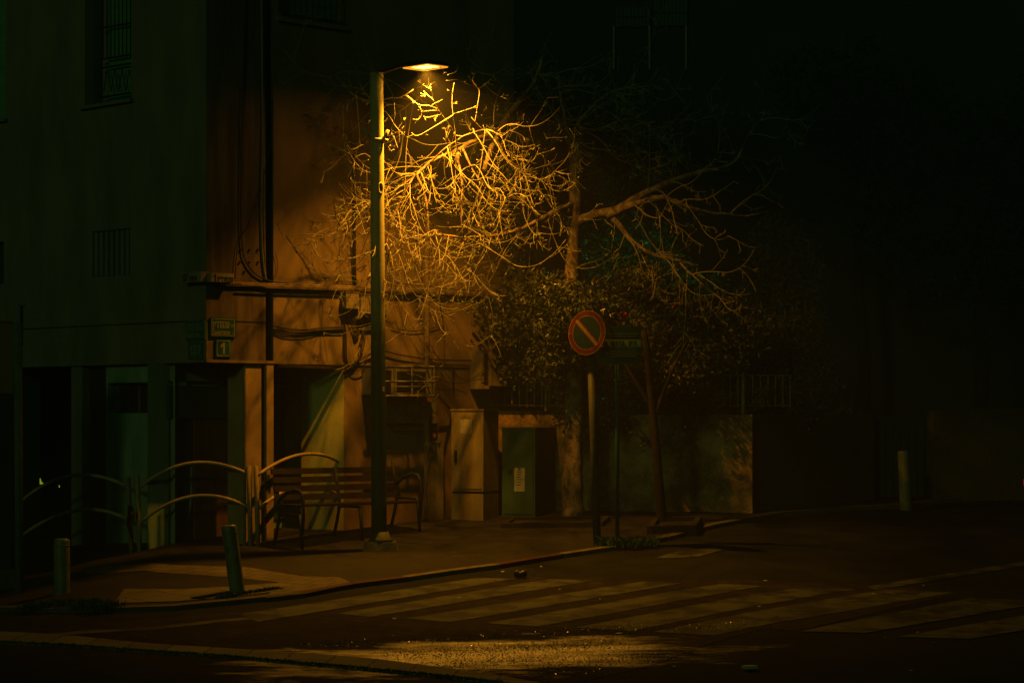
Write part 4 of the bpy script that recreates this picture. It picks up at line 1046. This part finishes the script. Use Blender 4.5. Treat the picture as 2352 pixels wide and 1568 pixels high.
mb = MB(); mb.box8([P(1375, 797, D_-.004), P(1471.5, 797, D_-.004), P(1471.5, 797, D_-.001), P(1375, 797, D_-.001), P(1375, 779, D_-.004), P(1471.5, 780, D_-.004), P(1471.5, 780, D_-.001), P(1375, 779, D_-.001)]); mb.build('text_band', M['sign_letter_dim'], bo)
mb = MB(); o = P(1385, 793.5, D_-.0045)
letters(mb, ['he', ' ', 'memsofit', 'vav', 'yod', 'bet', ' ', 'qof', 'resh'], o, Vector((1, 0, 0)), Vector((0, 0, 1)), Vector((0, -1, 0)), 9.5/F*D_, .28, .24, .003, 76/F*D_)
mb.build('lettering', M['ink'], bo)
mb = MB()
for i, y in enumerate((766, 772, 800.5, 806, 811.5, 817)):
    x0, x1 = (1400, 1462) if i % 2 else (1392, 1466); a = P(x0, y, D_-.003); b = P(x1, y, D_-.003); mb.box((a+b)/2, ((b-a).length, .004, .006))
mb.build('fine_print', M['sign_letter_dim'], bo)

# ------------------------------------------------------------------ planters / tree pit
def pit(label, pts, zt, m=M['soil']):
    t = thing('tree_pit', label, 'planter', pts[0])
    mb = MB()
    for a, b in zip(pts, pts[1:]+pts[:1]):
        d = (b-a); d.z = 0; L = d.length; d.normalize(); n_ = Vector((-d.y, d.x, 0))
        lo = [a, b, b+n_*.09, a+n_*.09]
        mb.box8([Vector((p.x, p.y, G(p.x, p.y)-.05)) for p in lo]+[Vector((p.x, p.y, G(p.x, p.y)+zt)) for p in lo])
    mb.build('edging', m, t)
    mb = MB(); mb.add([Vector((p.x, p.y, G(p.x, p.y)+zt*.5)) for p in pts], [tuple(range(len(pts)))]); mb.build('soil', M['soil'], t)
def quad(px0, py0, px1, dy): 
    a = gp(px0, py0); b = gp(px1, py0-3); return [a, b, b+Vector((.15, dy, 0)), a+Vector((.15, dy, 0))]
pit('low stone edging round the pale bare tree', quad(1150, 1212, 1384, .8), .07)
pit('low stone edging round the dark slim tree', quad(1486, 1226, 1600, .9), .12)

# ------------------------------------------------------------------ bare tree
rt_ = random.Random(11)
tb = gp(1320, 1193)
tr_ = thing('bare_tree', 'leafless pale tree whose tangled branches reach under the lit street lamp', 'tree', tb)
def crv(pts, sub=5):
    out = []
    for i in range(len(pts)-1):
        p0 = pts[max(i-1, 0)]; p1 = pts[i]; p2 = pts[i+1]; p3 = pts[min(i+2, len(pts)-1)]
        for k in range(sub):
            t = k/sub
            out.append(.5*((2*p1)+(-p0+p2)*t+(2*p0-5*p1+4*p2-p3)*t*t+(-p0+3*p1-3*p2+p3)*t**3))
    out.append(pts[-1]); return out
def limb(pts, r0, r1, mb, wob=.0, n=10, pw=1.):
    q = crv([P(*p) for p in pts]); k = len(q)
    q = [p+Vector((rt_.gauss(0, wob), rt_.gauss(0, wob), rt_.gauss(0, wob))) for p in q]
    rr = [r0+(r1-r0)*(i/(k-1))**pw for i in range(k)]
    mb.tube(q, [r*(1+rt_.gauss(0, .05)) for r in rr], n)
    return q, rr
trunk = MB()
DT = tb.y
limb([(1318, 1215, DT), (1318, 1190, DT), (1316, 1100, DT), (1318, 1000, DT), (1318, 900, DT), (1313, 780, DT), (1313, 650, DT), (1316, 560, DT), (1321, 470, DT), (1322, 390, DT-.05), (1316, 335, DT-.1), (1300, 300, DT-.2)],
     .19, .075, trunk, .004, 18, .75)
trunk.build('trunk', M['bark'], tr_, True)
LM = []
lmb = MB()
def L(pts, r0, r1, dens_=1., wob=.006):
    q, rr = limb(pts, r0, r1, lmb, wob); LM.append((q, rr, dens_)); return q
L([(1308, 312, DT-0.11), (1285, 292, DT-0.30), (1240, 288, DT-0.59), (1190, 284, DT-0.89), (1150, 296, DT-1.18), (1100, 318, DT-1.41), (1050, 345, DT-1.55), (990, 372, DT-1.78), (950, 410, DT-1.92), (912, 480, DT-2.00), (888, 560, DT-2.07), (860, 610, DT-2.07)], .052, .010, 1.25)
L([(1196, 232, DT-1.11), (1165, 268, DT-1.15), (1138, 320, DT-1.26), (1122, 360, DT-1.41), (1113, 392, DT-1.48)], .05, .036, .7)
L([(1190, 284, DT-0.89), (1198, 232, DT-1.11), (1230, 180, DT-1.18), (1250, 120, DT-1.11)], .05, .02, .3)
L([(1318, 468, DT-0.04), (1280, 482, DT-0.30), (1240, 505, DT-0.52), (1190, 528, DT-0.81), (1130, 542, DT-1.11), (1060, 545, DT-1.33), (990, 538, DT-1.55), (930, 548, DT-1.70)], .045, .010, 1.3)
L([(958, 402, DT-1.89), (978, 460, DT-1.85), (985, 540, DT-1.85), (1000, 610, DT-1.85), (1008, 690, DT-1.85), (1016, 768, DT-1.85)], .022, .006, .25)
L([(1050, 345, DT-1.55), (1062, 420, DT-1.92), (1060, 500, DT-2.07), (1068, 570, DT-2.00), (1076, 640, DT-1.92)], .02, .006, .35)
L([(1302, 308, DT-0.11), (1285, 280, DT-0.37), (1270, 240, DT-0.59), (1262, 190, DT-0.74)], .034, .018, 1.5)
L([(1316, 345, DT-0.07), (1300, 285, DT-0.44), (1288, 215, DT-0.59), (1278, 150, DT-0.59)], .034, .016, 1.5)
L([(1310, 310, DT-0.07), (1345, 260, DT), (1400, 215, DT+.2), (1480, 190, DT+.3)], .035, .008, .9)
L([(1312, 318, DT-0.07), (1360, 300, DT), (1420, 300, DT+.1), (1500, 280, DT+.2), (1580, 290, DT+.2)], .026, .006, .9)
L([(1330, 508, DT), (1370, 492, DT-0.15), (1420, 480, DT-0.22), (1475, 448, DT-0.30), (1540, 418, DT-0.30), (1600, 398, DT-0.22), (1650, 388, DT-0.22)], .082, .03, .4)
L([(1395, 494, DT-0.18), (1450, 472, DT-0.37), (1510, 454, DT-0.44), (1550, 462, DT-0.44), (1590, 478, DT-0.44), (1650, 490, DT-0.37), (1715, 495, DT-0.37), (1760, 486, DT-0.30)], .062, .004, .45)
L([(1408, 500, DT-0.22), (1432, 530, DT-0.37), (1462, 562, DT-0.44), (1512, 590, DT-0.44), (1560, 600, DT-0.44), (1602, 612, DT-0.37)], .045, .02, .5)
L([(1602, 608, DT-0.37), (1604, 635, DT-0.37), (1622, 660, DT-0.37)], .018, .008, .5)
L([(1560, 600, DT-0.44), (1600, 640, DT-0.52), (1650, 680, DT-0.44), (1700, 700, DT-0.44)], .018, .006, .6)
L([(1640, 390, DT-0.22), (1690, 370, DT-0.15), (1720, 310, DT-0.15), (1760, 260, DT-0.07)], .026, .006, .5)
L([(1498, 610, DT-0.59), (1500, 650, DT-0.59), (1498, 690, DT-0.59)], .018, .014, .1)
# branches behind the pole reaching left
L([(960, 400, DT-1.70), (900, 440, DT-1.63), (850, 470, DT-1.63), (800, 520, DT-1.63), (760, 560, DT-1.63)], .016, .005, .9)
L([(985, 205, DT-1.63), (940, 240, DT-1.63), (900, 270, DT-1.63), (820, 330, DT-1.63), (790, 380, DT-1.63)], .018, .005, .7)
L([(1000, 250, DT-1.63), (880, 180, DT-1.55), (820, 215, DT-1.55), (770, 255, DT-1.55), (722, 292, DT-1.55)], .014, .006, .7)
L([(1140, 320, DT-1.26), (1170, 372, DT-1.48), (1215, 405, DT-1.55), (1285, 418, DT-1.41)], .018, .006, 1.1)
L([(1062, 342, DT-1.55), (1100, 410, DT-1.78), (1150, 448, DT-1.78), (1230, 468, DT-1.55)], .018, .006, 1.1)
L([(985, 375, DT-1.78), (1040, 330, DT-2.15), (1100, 300, DT-2.22), (1160, 310, DT-2.15)], .014, .006, 1.0)
lmb.build('limbs', M['bark'], tr_, True)
# twigs
def twig(start, d, Ln, r, level, curl, mb):
    seg = max(5, int(Ln/.075)); p = start.copy(); pts = [p.copy()]; d = d.normalized(); dirs = [d.copy()]
    perp = Vector((rt_.gauss(0, 1), rt_.gauss(0, 1), rt_.gauss(0, .4))); 
    for i in range(seg):
        u = i/seg
        d = d+perp*(curl*.06)+Vector((0, 0, (-.09 if u < .45 else .15)))*1.0+Vector((rt_.gauss(0, .035), rt_.gauss(0, .035), rt_.gauss(0, .035)))
        d.normalize(); p = p+d*(Ln/seg); pts.append(p.copy()); dirs.append(d.copy())
    k = len(pts); rr = [max(.0038, r*(1-.62*i/(k-1)))*(1+.12*(i % 2)) for i in range(k)]
    rr[-1] = rr[-2]*1.1
    mb.tube(pts, rr, 5 if r > .008 else 4)
    if level > 0:
        nb = rt_.randint(3, 4) if level > 1 else rt_.randint(1, 3)
        for _ in range(nb):
            i = rt_.randint(int(seg*.25), seg); side = dirs[i].cross(Vector((rt_.gauss(0, 1), rt_.gauss(0, 1), rt_.gauss(0, 1))))
            if side.length < .01: continue
            side.normalize(); nd = dirs[i]*.7+side*.8
            twig(pts[i], nd, Ln*rt_.uniform(.22, .5), rr[i]*.8, level-1, rt_.uniform(-1, 1), mb)
    else:
        for _ in range(rt_.randint(0, 2)):
            i = rt_.randint(seg//2, seg); side = dirs[i].cross(Vector((rt_.gauss(0, 1), rt_.gauss(0, 1), rt_.gauss(0, 1))))
            if side.length < .01: continue
            side.normalize(); a = pts[i]; b = a+(dirs[i]*.4+side).normalized()*rt_.uniform(.02, .06)
            mb.tube([a, b], [.0048, .0065], 4)
BR = []
def spawn(mbt, q, rr, dn, lo, hi, bias, lv=2):
    ln = sum((q[i+1]-q[i]).length for i in range(len(q)-1)); cnt = int(round(ln*dn*7.4))
    for _ in range(cnt):
        u = rt_.uniform(.22, 1); i = int(u*(len(q)-2)); t = (q[i+1]-q[i]).normalized()
        s_ = t.cross(Vector((rt_.gauss(0, 1), rt_.gauss(0, 1), rt_.gauss(0, 1))))
        if s_.length < .05: continue
        s_.normalize(); d = t*.45+s_+bias
        twig(q[i], d, rt_.uniform(lo, hi), rt_.uniform(.0056, .0092), lv, rt_.uniform(-1, 1), mbt)
ng = 0
for q, rr, dn in LM:
    mbt = MB(); left = q[-1].x < .5
    spawn(mbt, q, rr, dn,   .6, 1.9 if left else 1.3, Vector((-.2, -.25, -.05)) if left else Vector((.1, 0, .0)))
    if mbt.v: mbt.build('twigs', M['twig'], tr_, True)
# hand placed twigs near the lamp
mbt = MB()
def ht(pts, r0, r1):
    q = crv([P(*p) for p in pts], 4); k = len(q); mbt.tube(q, [.78*(r0+(r1-r0)*i/(k-1)) for i in range(k)], 6); return q
Dn = DT-2.7
for pts, r0, r1 in [
    ([(1050, 350, Dn), (1046, 300, Dn), (1040, 250, Dn), (1040, 215, Dn-.1), (1044, 190, Dn-.1)], .014, .009),
    ([(1041, 265, Dn), (1000, 290, Dn), (960, 312, Dn), (945, 305, Dn)], .012, .007),
    ([(1042, 262, Dn), (1080, 250, Dn), (1105, 240, Dn)], .010, .006),
    ([(1092, 280, Dn+.2), (1098, 240, Dn), (1101, 205, Dn), (1080, 195, Dn-.1), (1055, 185, Dn-.2), (1025, 186, Dn-.2)], .014, .010),
    ([(1101, 205, Dn), (1120, 190, Dn), (1130, 178, Dn)], .010, .007),
    ([(1112, 192, Dn), (1130, 210, Dn), (1150, 222, Dn), (1158, 214, Dn)], .010, .007),
    ([(1098, 200, Dn), (1086, 185, Dn), (1092, 165, Dn), (1080, 152, Dn)], .010, .007),
    ([(1096, 165, Dn), (1130, 172, Dn), (1165, 155, Dn)], .009, .006),
    ([(1052, 150, Dn), (1048, 165, Dn), (1028, 172, Dn)], .009, .008),
    ([(865, 165, DT-3.3), (885, 190, DT-3.4), (900, 215, DT-3.5), (908, 240, DT-3.6)], .010, .007),
    ([(905, 238, DT-3), (906, 270, DT-3), (898, 300, DT-3), (908, 318, DT-3)], .010, .006),
    ([(935, 220, DT-2.6), (960, 240, DT-2.6), (990, 244, DT-2.6), (1003, 250, DT-2.6)], .010, .006),
    ([(964, 245, DT-2.6), (968, 265, DT-2.6), (952, 284, DT-2.6)], .008, .006),
    ([(985, 180, DT-2.3), (984, 195, DT-2.3), (975, 198, DT-2.3), (965, 190, DT-2.3)], .008, .006),
    ([(984, 196, DT-2.3), (1000, 188, DT-2.3)], .008, .005),
    ([(1130, 540, DT-1.5), (1110, 590, DT-1.8), (1060, 640, DT-2), (1000, 660, DT-2), (930, 665, DT-2)], .012, .005),
    ([(900, 560, DT-2.8), (890, 600, DT-2.8), (905, 640, DT-2.8), (925, 648, DT-2.8)], .014, .006)]:
    q = ht(pts, r0, r1)
    for _ in range(2):
        i = rt_.randint(len(q)//2, len(q)-2); d = (q[i+1]-q[i]); d.normalize(); s_ = d.cross(Vector((rt_.gauss(0, 1), rt_.gauss(0, 1), rt_.gauss(0, 1)))).normalized()
        twig(q[i], d*.5+s_, rt_.uniform(.06, .2), .006, 0, rt_.uniform(-1, 1), mbt)
mbt.build('twigs', M['twig'], tr_, True)

# ------------------------------------------------------------------ leafy plants
nr = np.random.default_rng(4)
def leaves(name, m, parent, blobs, size=(.035, .065), droop=.3, aspect=.5):
    V = []; Fc = []
    for (px, py, D, rx, ry, rz, n) in blobs:
        c = P(px, py, D)
        # sprays of leaves
        ns = max(6, n//9)
        d = nr.normal(size=(ns, 3)); d /= np.linalg.norm(d, axis=1)[:, None]
        rad = nr.uniform(.35, 1.08, ns)**.6
        sp = np.array(c)+d*rad[:, None]*np.array([rx, ry, rz])
        for s_ in sp:
            k = nr.integers(5, 13)
            pts = s_+nr.normal(size=(k, 3))*np.array([.09, .09, .075])
            for p in pts:
                a = nr.normal(size=3); a[2] -= droop; a /= np.linalg.norm(a); b = np.cross(a, nr.normal(size=3)); b /= np.linalg.norm(b)
                L_ = nr.uniform(*size); wd = L_*aspect; q = np.cross(a, b)*L_*.12
                i = len(V)
                V += [p, p+a*L_*.5+b*wd*.5+q, p+a*L_, p+a*L_*.5-b*wd*.5+q]; Fc.append((i, i+1, i+2)); Fc.append((i, i+2, i+3))
    mb = MB(); mb.v = [tuple(v) for v in V]; mb.f = Fc
    return mb.build(name, m, parent)
def stems(parent, paths, m, name='trunk'):
    mb = MB()
    for pts, r0, r1 in paths:
        q = crv([P(*p) for p in pts]); k = len(q); mb.tube(q, [r0+(r1-r0)*i/(k-1) for i in range(k)], 10)
    return mb.build(name, m, parent, True)
# flowering bush behind and around the bare trunk
t = thing('flowering_bush', 'dense leafy bush with red flowers around the bare tree trunk', 'bush', P(1300, 945, 39.3))
B = [(1250, 680, 37.5, .40, .35, .36, 1500), (1330, 715, 37.3, .45, .4, .40, 1900), (1405, 690, 38.6, .5, .4, .36, 1500), (1275, 780, 37.4, .38, .4, .45, 1500), (1250, 845, 37.6, .28, .3, .30, 900),
     (1335, 850, 38.5, .40, .4, .50, 1100), (1315, 940, 38.2, .22, .3, .36, 500), (1215, 672, 37.9, .24, .3, .18, 420), (1400, 800, 39.2, .4, .3, .45, 1200), (1390, 935, 38.2, .2, .2, .3, 350), (1460, 640, 37.8, .3, .3, .25, 420)]
leaves('foliage', M['leaf'], t, B, (.06, .105))
stems(t, [([(1340, 950, 39.0), (1320, 850, 38.9), (1300, 750, 38.7)], .035, .012), ([(1350, 950, 39.1), (1390, 830, 38.9), (1420, 720, 38.8)], .03, .01), ([(1330, 900, 38.9), (1270, 840, 38.5), (1235, 800, 38.3)], .02, .008),
          ([(1240, 690, 38.0), (1210, 700, 37.9), (1165, 735, 37.9)], .01, .004)], M['dark_bark'], 'stems')
for x, y, D in ((1262, 744, 37.6), (1260, 775, 37.6), (1555, 697, 37.4), (1425, 722, 37.7)):
    mb = MB(); c_ = P(x, y, D)
    for k in range(9):
        d = Vector((rt_.gauss(0, 1), rt_.gauss(0, 1), rt_.gauss(0, 1))).normalized(); e_ = d.orthogonal().normalized()
        p_ = c_+d*.03; mb.add([p_, p_+d*.05+e_*.03, p_+d*.075, p_+d*.05-e_*.03], [(0, 1, 2, 3)])
    mb.build('flower', M['flower'], t)
# slim dark tree
t = thing('leafy_tree', 'slim dark trunked tree with a broad leafy crown in front of the retaining wall', 'tree', gp(1520, 1205))
dB = gp(1520, 1205).y
stems(t, [([(1522, 1212, dB), (1514, 1120, dB), (1508, 1040, dB), (1500, 950, dB), (1490, 850, dB), (1480, 760, dB)], .085, .045), ([(1503, 960, dB), (1540, 860, dB), (1580, 780, dB)], .04, .015), ([(1500, 940, dB), (1450, 860, dB), (1420, 800, dB)], .035, .012),
          ([(1508, 1030, dB), (1480, 1000, dB), (1450, 960, dB)], .015, .006)], M['dark_bark'])
B = [(1480, 660, dB+1.85, .5, .5, .32, 1500), (1560, 720, dB+1.85, .5, .5, .4, 1700), (1500, 800, dB+1.75, .6, .5, .42, 2300), (1590, 820, dB+1.75, .5, .5, .42, 1800), (1450, 880, dB+1.75, .35, .4, .3, 1000), (1530, 900, dB+1.75, .45, .4, .22, 1100),
     (1620, 920, dB+1.85, .3, .3, .2, 500), (1660, 800, dB+1.95, .4, .4, .4, 1100), (1490, 1010, dB+1.10, .16, .15, .08, 90), (1540, 1000, dB+1.10, .12, .12, .08, 60), (1420, 930, dB+1.75, .15, .2, .3, 300), (1650, 720, dB+2.15, .35, .4, .35, 900)]
B += [(1470, 770, dB+0.95, .4, .3, .4, 1000), (1550, 850, dB+1.05, .4, .3, .3, 800), (1440, 850, dB+0.95, .3, .3, .35, 700), (1700, 760, dB+2.15, .4, .4, .5, 900), (1720, 900, dB+2.35, .35, .3, .25, 500)]
leaves('crown', M['leaf_dull'], t, B, (.06, .11))
# tall shrub further right, behind the turned wall
t = thing('tall_shrub', 'tall dim shrub hanging over the turned end of the retaining wall', 'shrub', P(1830, 950, 40.8))
B = [(1790, 560, 40.6, .5, .5, .5, 1300), (1840, 640, 40.6, .42, .5, .5, 1200), (1750, 660, 40.8, .45, .5, .5, 1100), (1830, 760, 40.6, .45, .5, .5, 1300), (1760, 800, 40.6, .5, .5, .5, 1200), (1870, 870, 40.4, .35, .4, .5, 900), (1800, 900, 40.3, .35, .4, .4, 700), (1830, 980, 39.9, .25, .2, .25, 260), (1930, 960, 40.8, .2, .2, .3, 160), (1700, 870, 40.5, .4, .4, .3, 600)]
leaves('foliage', M['leaf_dull'], t, B, (.05, .09))
stems(t, [([(1820, 955, 40.9), (1815, 800, 40.9), (1800, 620, 40.8)], .06, .02)], M['dark_bark'], 'stem')
# creeper on the lit wall
t = thing('climbing_plant', 'dark creeper hanging over the lit wall above the condenser', 'plant', P(1140, 800, 38.4))
B = [(1120, 715, 38.3, .22, .12, .14, 260), (1160, 700, 38.4, .26, .15, .2, 380), (1150, 760, 38.3, .22, .12, .2, 260), (1185, 740, 38.2, .22, .2, .25, 420), (1100, 705, 38.3, .1, .1, .1, 60), (1178, 640, 39.0, .16, .2, .4, 420), (1184, 540, 39.1, .12, .2, .5, 330), (1182, 430, 39.1, .09, .2, .4, 180), (1170, 820, 38.6, .14, .15, .3, 220)]
leaves('foliage', M['leaf'], t, B, (.05, .10), .7, .7)
stems(t, [([(1200, 720, 38.5), (1150, 700, 38.4), (1095, 712, 38.3)], .010, .004)], M['dark_bark'], 'stem')
# garden foliage far back lit teal by a small yard lamp
t = thing('garden_hedge', 'dim green lit foliage deep in the garden behind the bare trunk', 'hedge', P(1450, 950, 47))
B = [(1390, 560, 47, .8, .6, .9, 900), (1470, 600, 47, .9, .6, .8, 900), (1560, 680, 47, .9, .6, .6, 800), (1430, 720, 47, 1.0, .6, .7, 800), (1540, 790, 47, .8, .6, .8, 500), (1360, 460, 47.5, .6, .5, .8, 500), (1460, 250, 48, .5, .5, .6, 260), (1480, 380, 48, .5, .5, .6, 260)]
leaves('foliage', M['leaf'], t, B, (.08, .15))
stems(t, [([(1450, 960, 47.3), (1440, 800, 47.3), (1430, 500, 47.5), (1460, 250, 48)], .08, .03)], M['dark_bark'], 'stem')
yl = bpy.data.lights.new('yard_light', 'POINT'); yl.energy = 13; yl.color = (.02, 1, .38); yl.shadow_soft_size = .08
yo = bpy.data.objects.new('yard_light', yl); col.objects.link(yo); yo.location = P(1480, 640, 45.2)
# two dark background trees
for (x, D, h, lab) in ((1980, 52, 330, 'big dark tree behind the gateway'), (2250, 50, 420, 'big dark tree at the far right behind the garden wall')):
    t = thing('dark_tree', lab, 'tree', P(x, 940, D))
    stems(t, [([(x, 950, D), (x+5, 800, D), (x-10, 600, D), (x+20, h+40, D)], .18, .06)], M['dark_bark'])
    B = [(x+nr.uniform(-140, 140), h+nr.uniform(-160, 230), D+nr.uniform(-1, 1), 1.1, 1.0, .9, 420) for _ in range(12)]
    leaves('crown', M['leaf_far'], t, B, (.10, .18))
# rear building with faint windows
t = thing('rear_building', 'dark block of flats far behind the bare tree with faint greenish windows', 'building', P(1400, 940, 54))
mb = MB(); x0 = P(1120, 0, 54).x; x1 = P(2750, 0, 54).x
mb.box8([Vector((x0, 54, 0)), Vector((x1, 54, 0)), Vector((x1, 64, 0)), Vector((x0, 64, 0)), Vector((x0, 54, 15)), Vector((x1, 54, 15)), Vector((x1, 64, 15)), Vector((x0, 64, 15))]); mb.build('wall', M['rear_wall'], t)
M['dim_win'] = mat('dim_lit_window', (.03, .08, .045), None, 2, .7, emit=((.03, .5, .12), .003))
for (a, b, c_, d_) in ((1412, 18, 1492, 62), (1500, 0, 1578, 60)):
    p = P(a, b, 53.96); q = P(c_, d_, 53.96); mb = MB(); mb.box((p+q)/2, ((q-p).x, .04, (p-q).z)); wi = mb.build('window', M['dim_win'], t)
    mb = MB()
    for k in range(10): xx = p.x+(q.x-p.x)*k/9; mb.tube([Vector((xx, 53.9, q.z)), Vector((xx, 53.9, p.z))], .014, 4)
    mb.tube([Vector((p.x, 53.9, (p.z+q.z)/2)), Vector((q.x, 53.9, (p.z+q.z)/2))], .02, 4); mb.build('window_bars', M['metal_dark'], wi)
p = P(1490, 62, 53.9); mb = MB()
for xx in (1410, 1492, 1576): a = P(xx, 60, 53.93); b = P(xx, 160, 53.93); mb.tube([a, b], .03, 5)
mb.build('balcony_posts', M['metal_paint'], t)

# ------------------------------------------------------------------ small litter, parked car
p = gp(1195, 1326, -.04)
t = thing('crushed_can', 'small crushed drink can lying on the crosswalk', 'can', p)
mb = MB(); mb.tube([p+Vector((-.075, 0, .05)), p+Vector((-.04, .01, .055)), p+Vector((0, 0, .04)), p+Vector((.04, -.01, .055)), p+Vector((.08, 0, .05))], [.045, .05, .038, .05, .044], 10); mb.build('can_body', mat('dented_tin', (.08, .06, .035), None, 9, .45, metal=.3), t, True)
p = gp(1722, 1536, -.04)
t = thing('carton', 'small flattened pale carton lying on the dark road at the lower right', 'litter', p)
mb = MB(); mb.box(p+Vector((0, 0, .025)), (.15, .09, .03), (Vector((.9, .43, 0)), Vector((-.43, .9, 0)), Vector((0, 0, 1)))); mb.build('carton_body', M['paper'], t)
mb = MB()
for _ in range(26):
    x = rng.uniform(900, 2200); y = rng.uniform(1290, 1550)
    if x < 1400 and y > 1430: continue
    q = gp(x, y, -.035); s_ = rng.uniform(.015, .05); an = rng.random()*3
    dx = Vector((math.cos(an), math.sin(an), 0))*s_; dy = Vector((-math.sin(an), math.cos(an), 0))*s_*.5
    mb.add([q-dx, q+dy+Vector((0, 0, .01)), q+dx+Vector((0, 0, .004)), q-dy], [(0, 1, 2, 3)])
mb.build('fallen_leaves', M['paper'], None, kind='stuff', label='scattered dead leaves and scraps on the road')

cb = gp(2350, 1213, -.05)
t = thing('parked_car', 'pale car cut off by the right edge with a red tail lamp', 'car', cb)
cdv = Vector((.9, .436, 0)); csv = Vector((-.436, .9, 0))
co = cb-csv*1.7-cdv*.05+Vector((.05, 0, 0))
def cpt(a, b, z): q = co+cdv*a+csv*b; return Vector((q.x, q.y, cb.z+z))
prof = [(.05, .32), (0, .42), (-.02, .62), (.02, .85), (.12, .98), (.35, 1.02), (.75, 1.38), (1.1, 1.47), (2.2, 1.47), (2.6, 1.40), (3.15, 1.02), (4.0, .90), (4.2, .75), (4.25, .5), (4.2, .28), (3.7, .25), (.5, .25)]
mb = MB(); W_ = 1.7; n = len(prof)
for bb, ins in ((0, 1), (.12, 0), (W_-.12, 0), (W_, 1)):
    for a, z in prof: mb.v.append(tuple(cpt(a if not ins else .12+a*.95, bb+(.1 if (z > 1.1 and ins and bb == 0) else (-.1 if z > 1.1 and ins else 0)), z)))
for k in range(3):
    for i in range(n): j = (i+1) % n; mb.f.append((k*n+i, k*n+j, (k+1)*n+j, (k+1)*n+i))
mb.f.append(tuple(range(n))[::-1]); mb.f.append(tuple(range(3*n, 4*n)))
body = mb.build('body', M['car_paint'], t, True)
mb = MB(); mb.add([cpt(.9, -.004+.09, 1.06), cpt(2.95, -.004+.02, 1.04), cpt(2.5, .09, 1.36), cpt(1.05, .09, 1.40)], [(0, 1, 2, 3)]); mb.build('side_window', M['glass_dark'], t)
mb = MB(); mb.box(cpt(.03, .1, .72), (.10, .16, .10), (cdv, csv, Vector((0, 0, 1)))); mb.build('tail_lamp', M['red_lamp'], t)
mb = MB(); mb.box(cpt(.03, W_-.1, .72), (.10, .16, .10), (cdv, csv, Vector((0, 0, 1)))); mb.build('tail_lamp', M['red_lamp'], t)
for a in (.85, 3.45):
    for b in (.0, W_-.2):
        mb = MB(); mb.tube([cpt(a, b-.01, .31), cpt(a, b+.2, .31)], .31, 24); wh = mb.build('wheel', M['rubber'], t, True)
        mb = MB(); mb.tube([cpt(a, b-.02, .31), cpt(a, b+.0, .31)], .19, 16); mb.build('rim', M['metal_paint'], wh, True)

# ------------------------------------------------------------------ night haze
hm = bpy.data.materials.new('haze'); hm.use_nodes = True; hn = hm.node_tree
hn.nodes.remove(hn.nodes['Principled BSDF']); pv = hn.nodes.new('ShaderNodeVolumePrincipled')
pv.inputs['Color'].default_value = (.9, .88, .8, 1); pv.inputs['Density'].default_value = .0038; pv.inputs['Anisotropy'].default_value = .2
hn.links.new(pv.outputs[0], hn.nodes['Material Output'].inputs['Volume'])
mb = MB(); mb.box((0, 0, 5.5), (1700, 1700, 27)); hz_ = mb.build('haze', hm, None, kind='stuff', label='thin night haze glowing round the lamp')

M['stone_shaded'] = mat('shaded_wall_render', (.13, .11, .065), (.07, .06, .04), 1.2, .95, .8, 26)  # dark copy of the wall render: shade of the unlit faces put into colour
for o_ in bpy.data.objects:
    if o_.name in ('turned_wall', 'wall_face'): o_.data.materials[0] = M['stone_shaded']
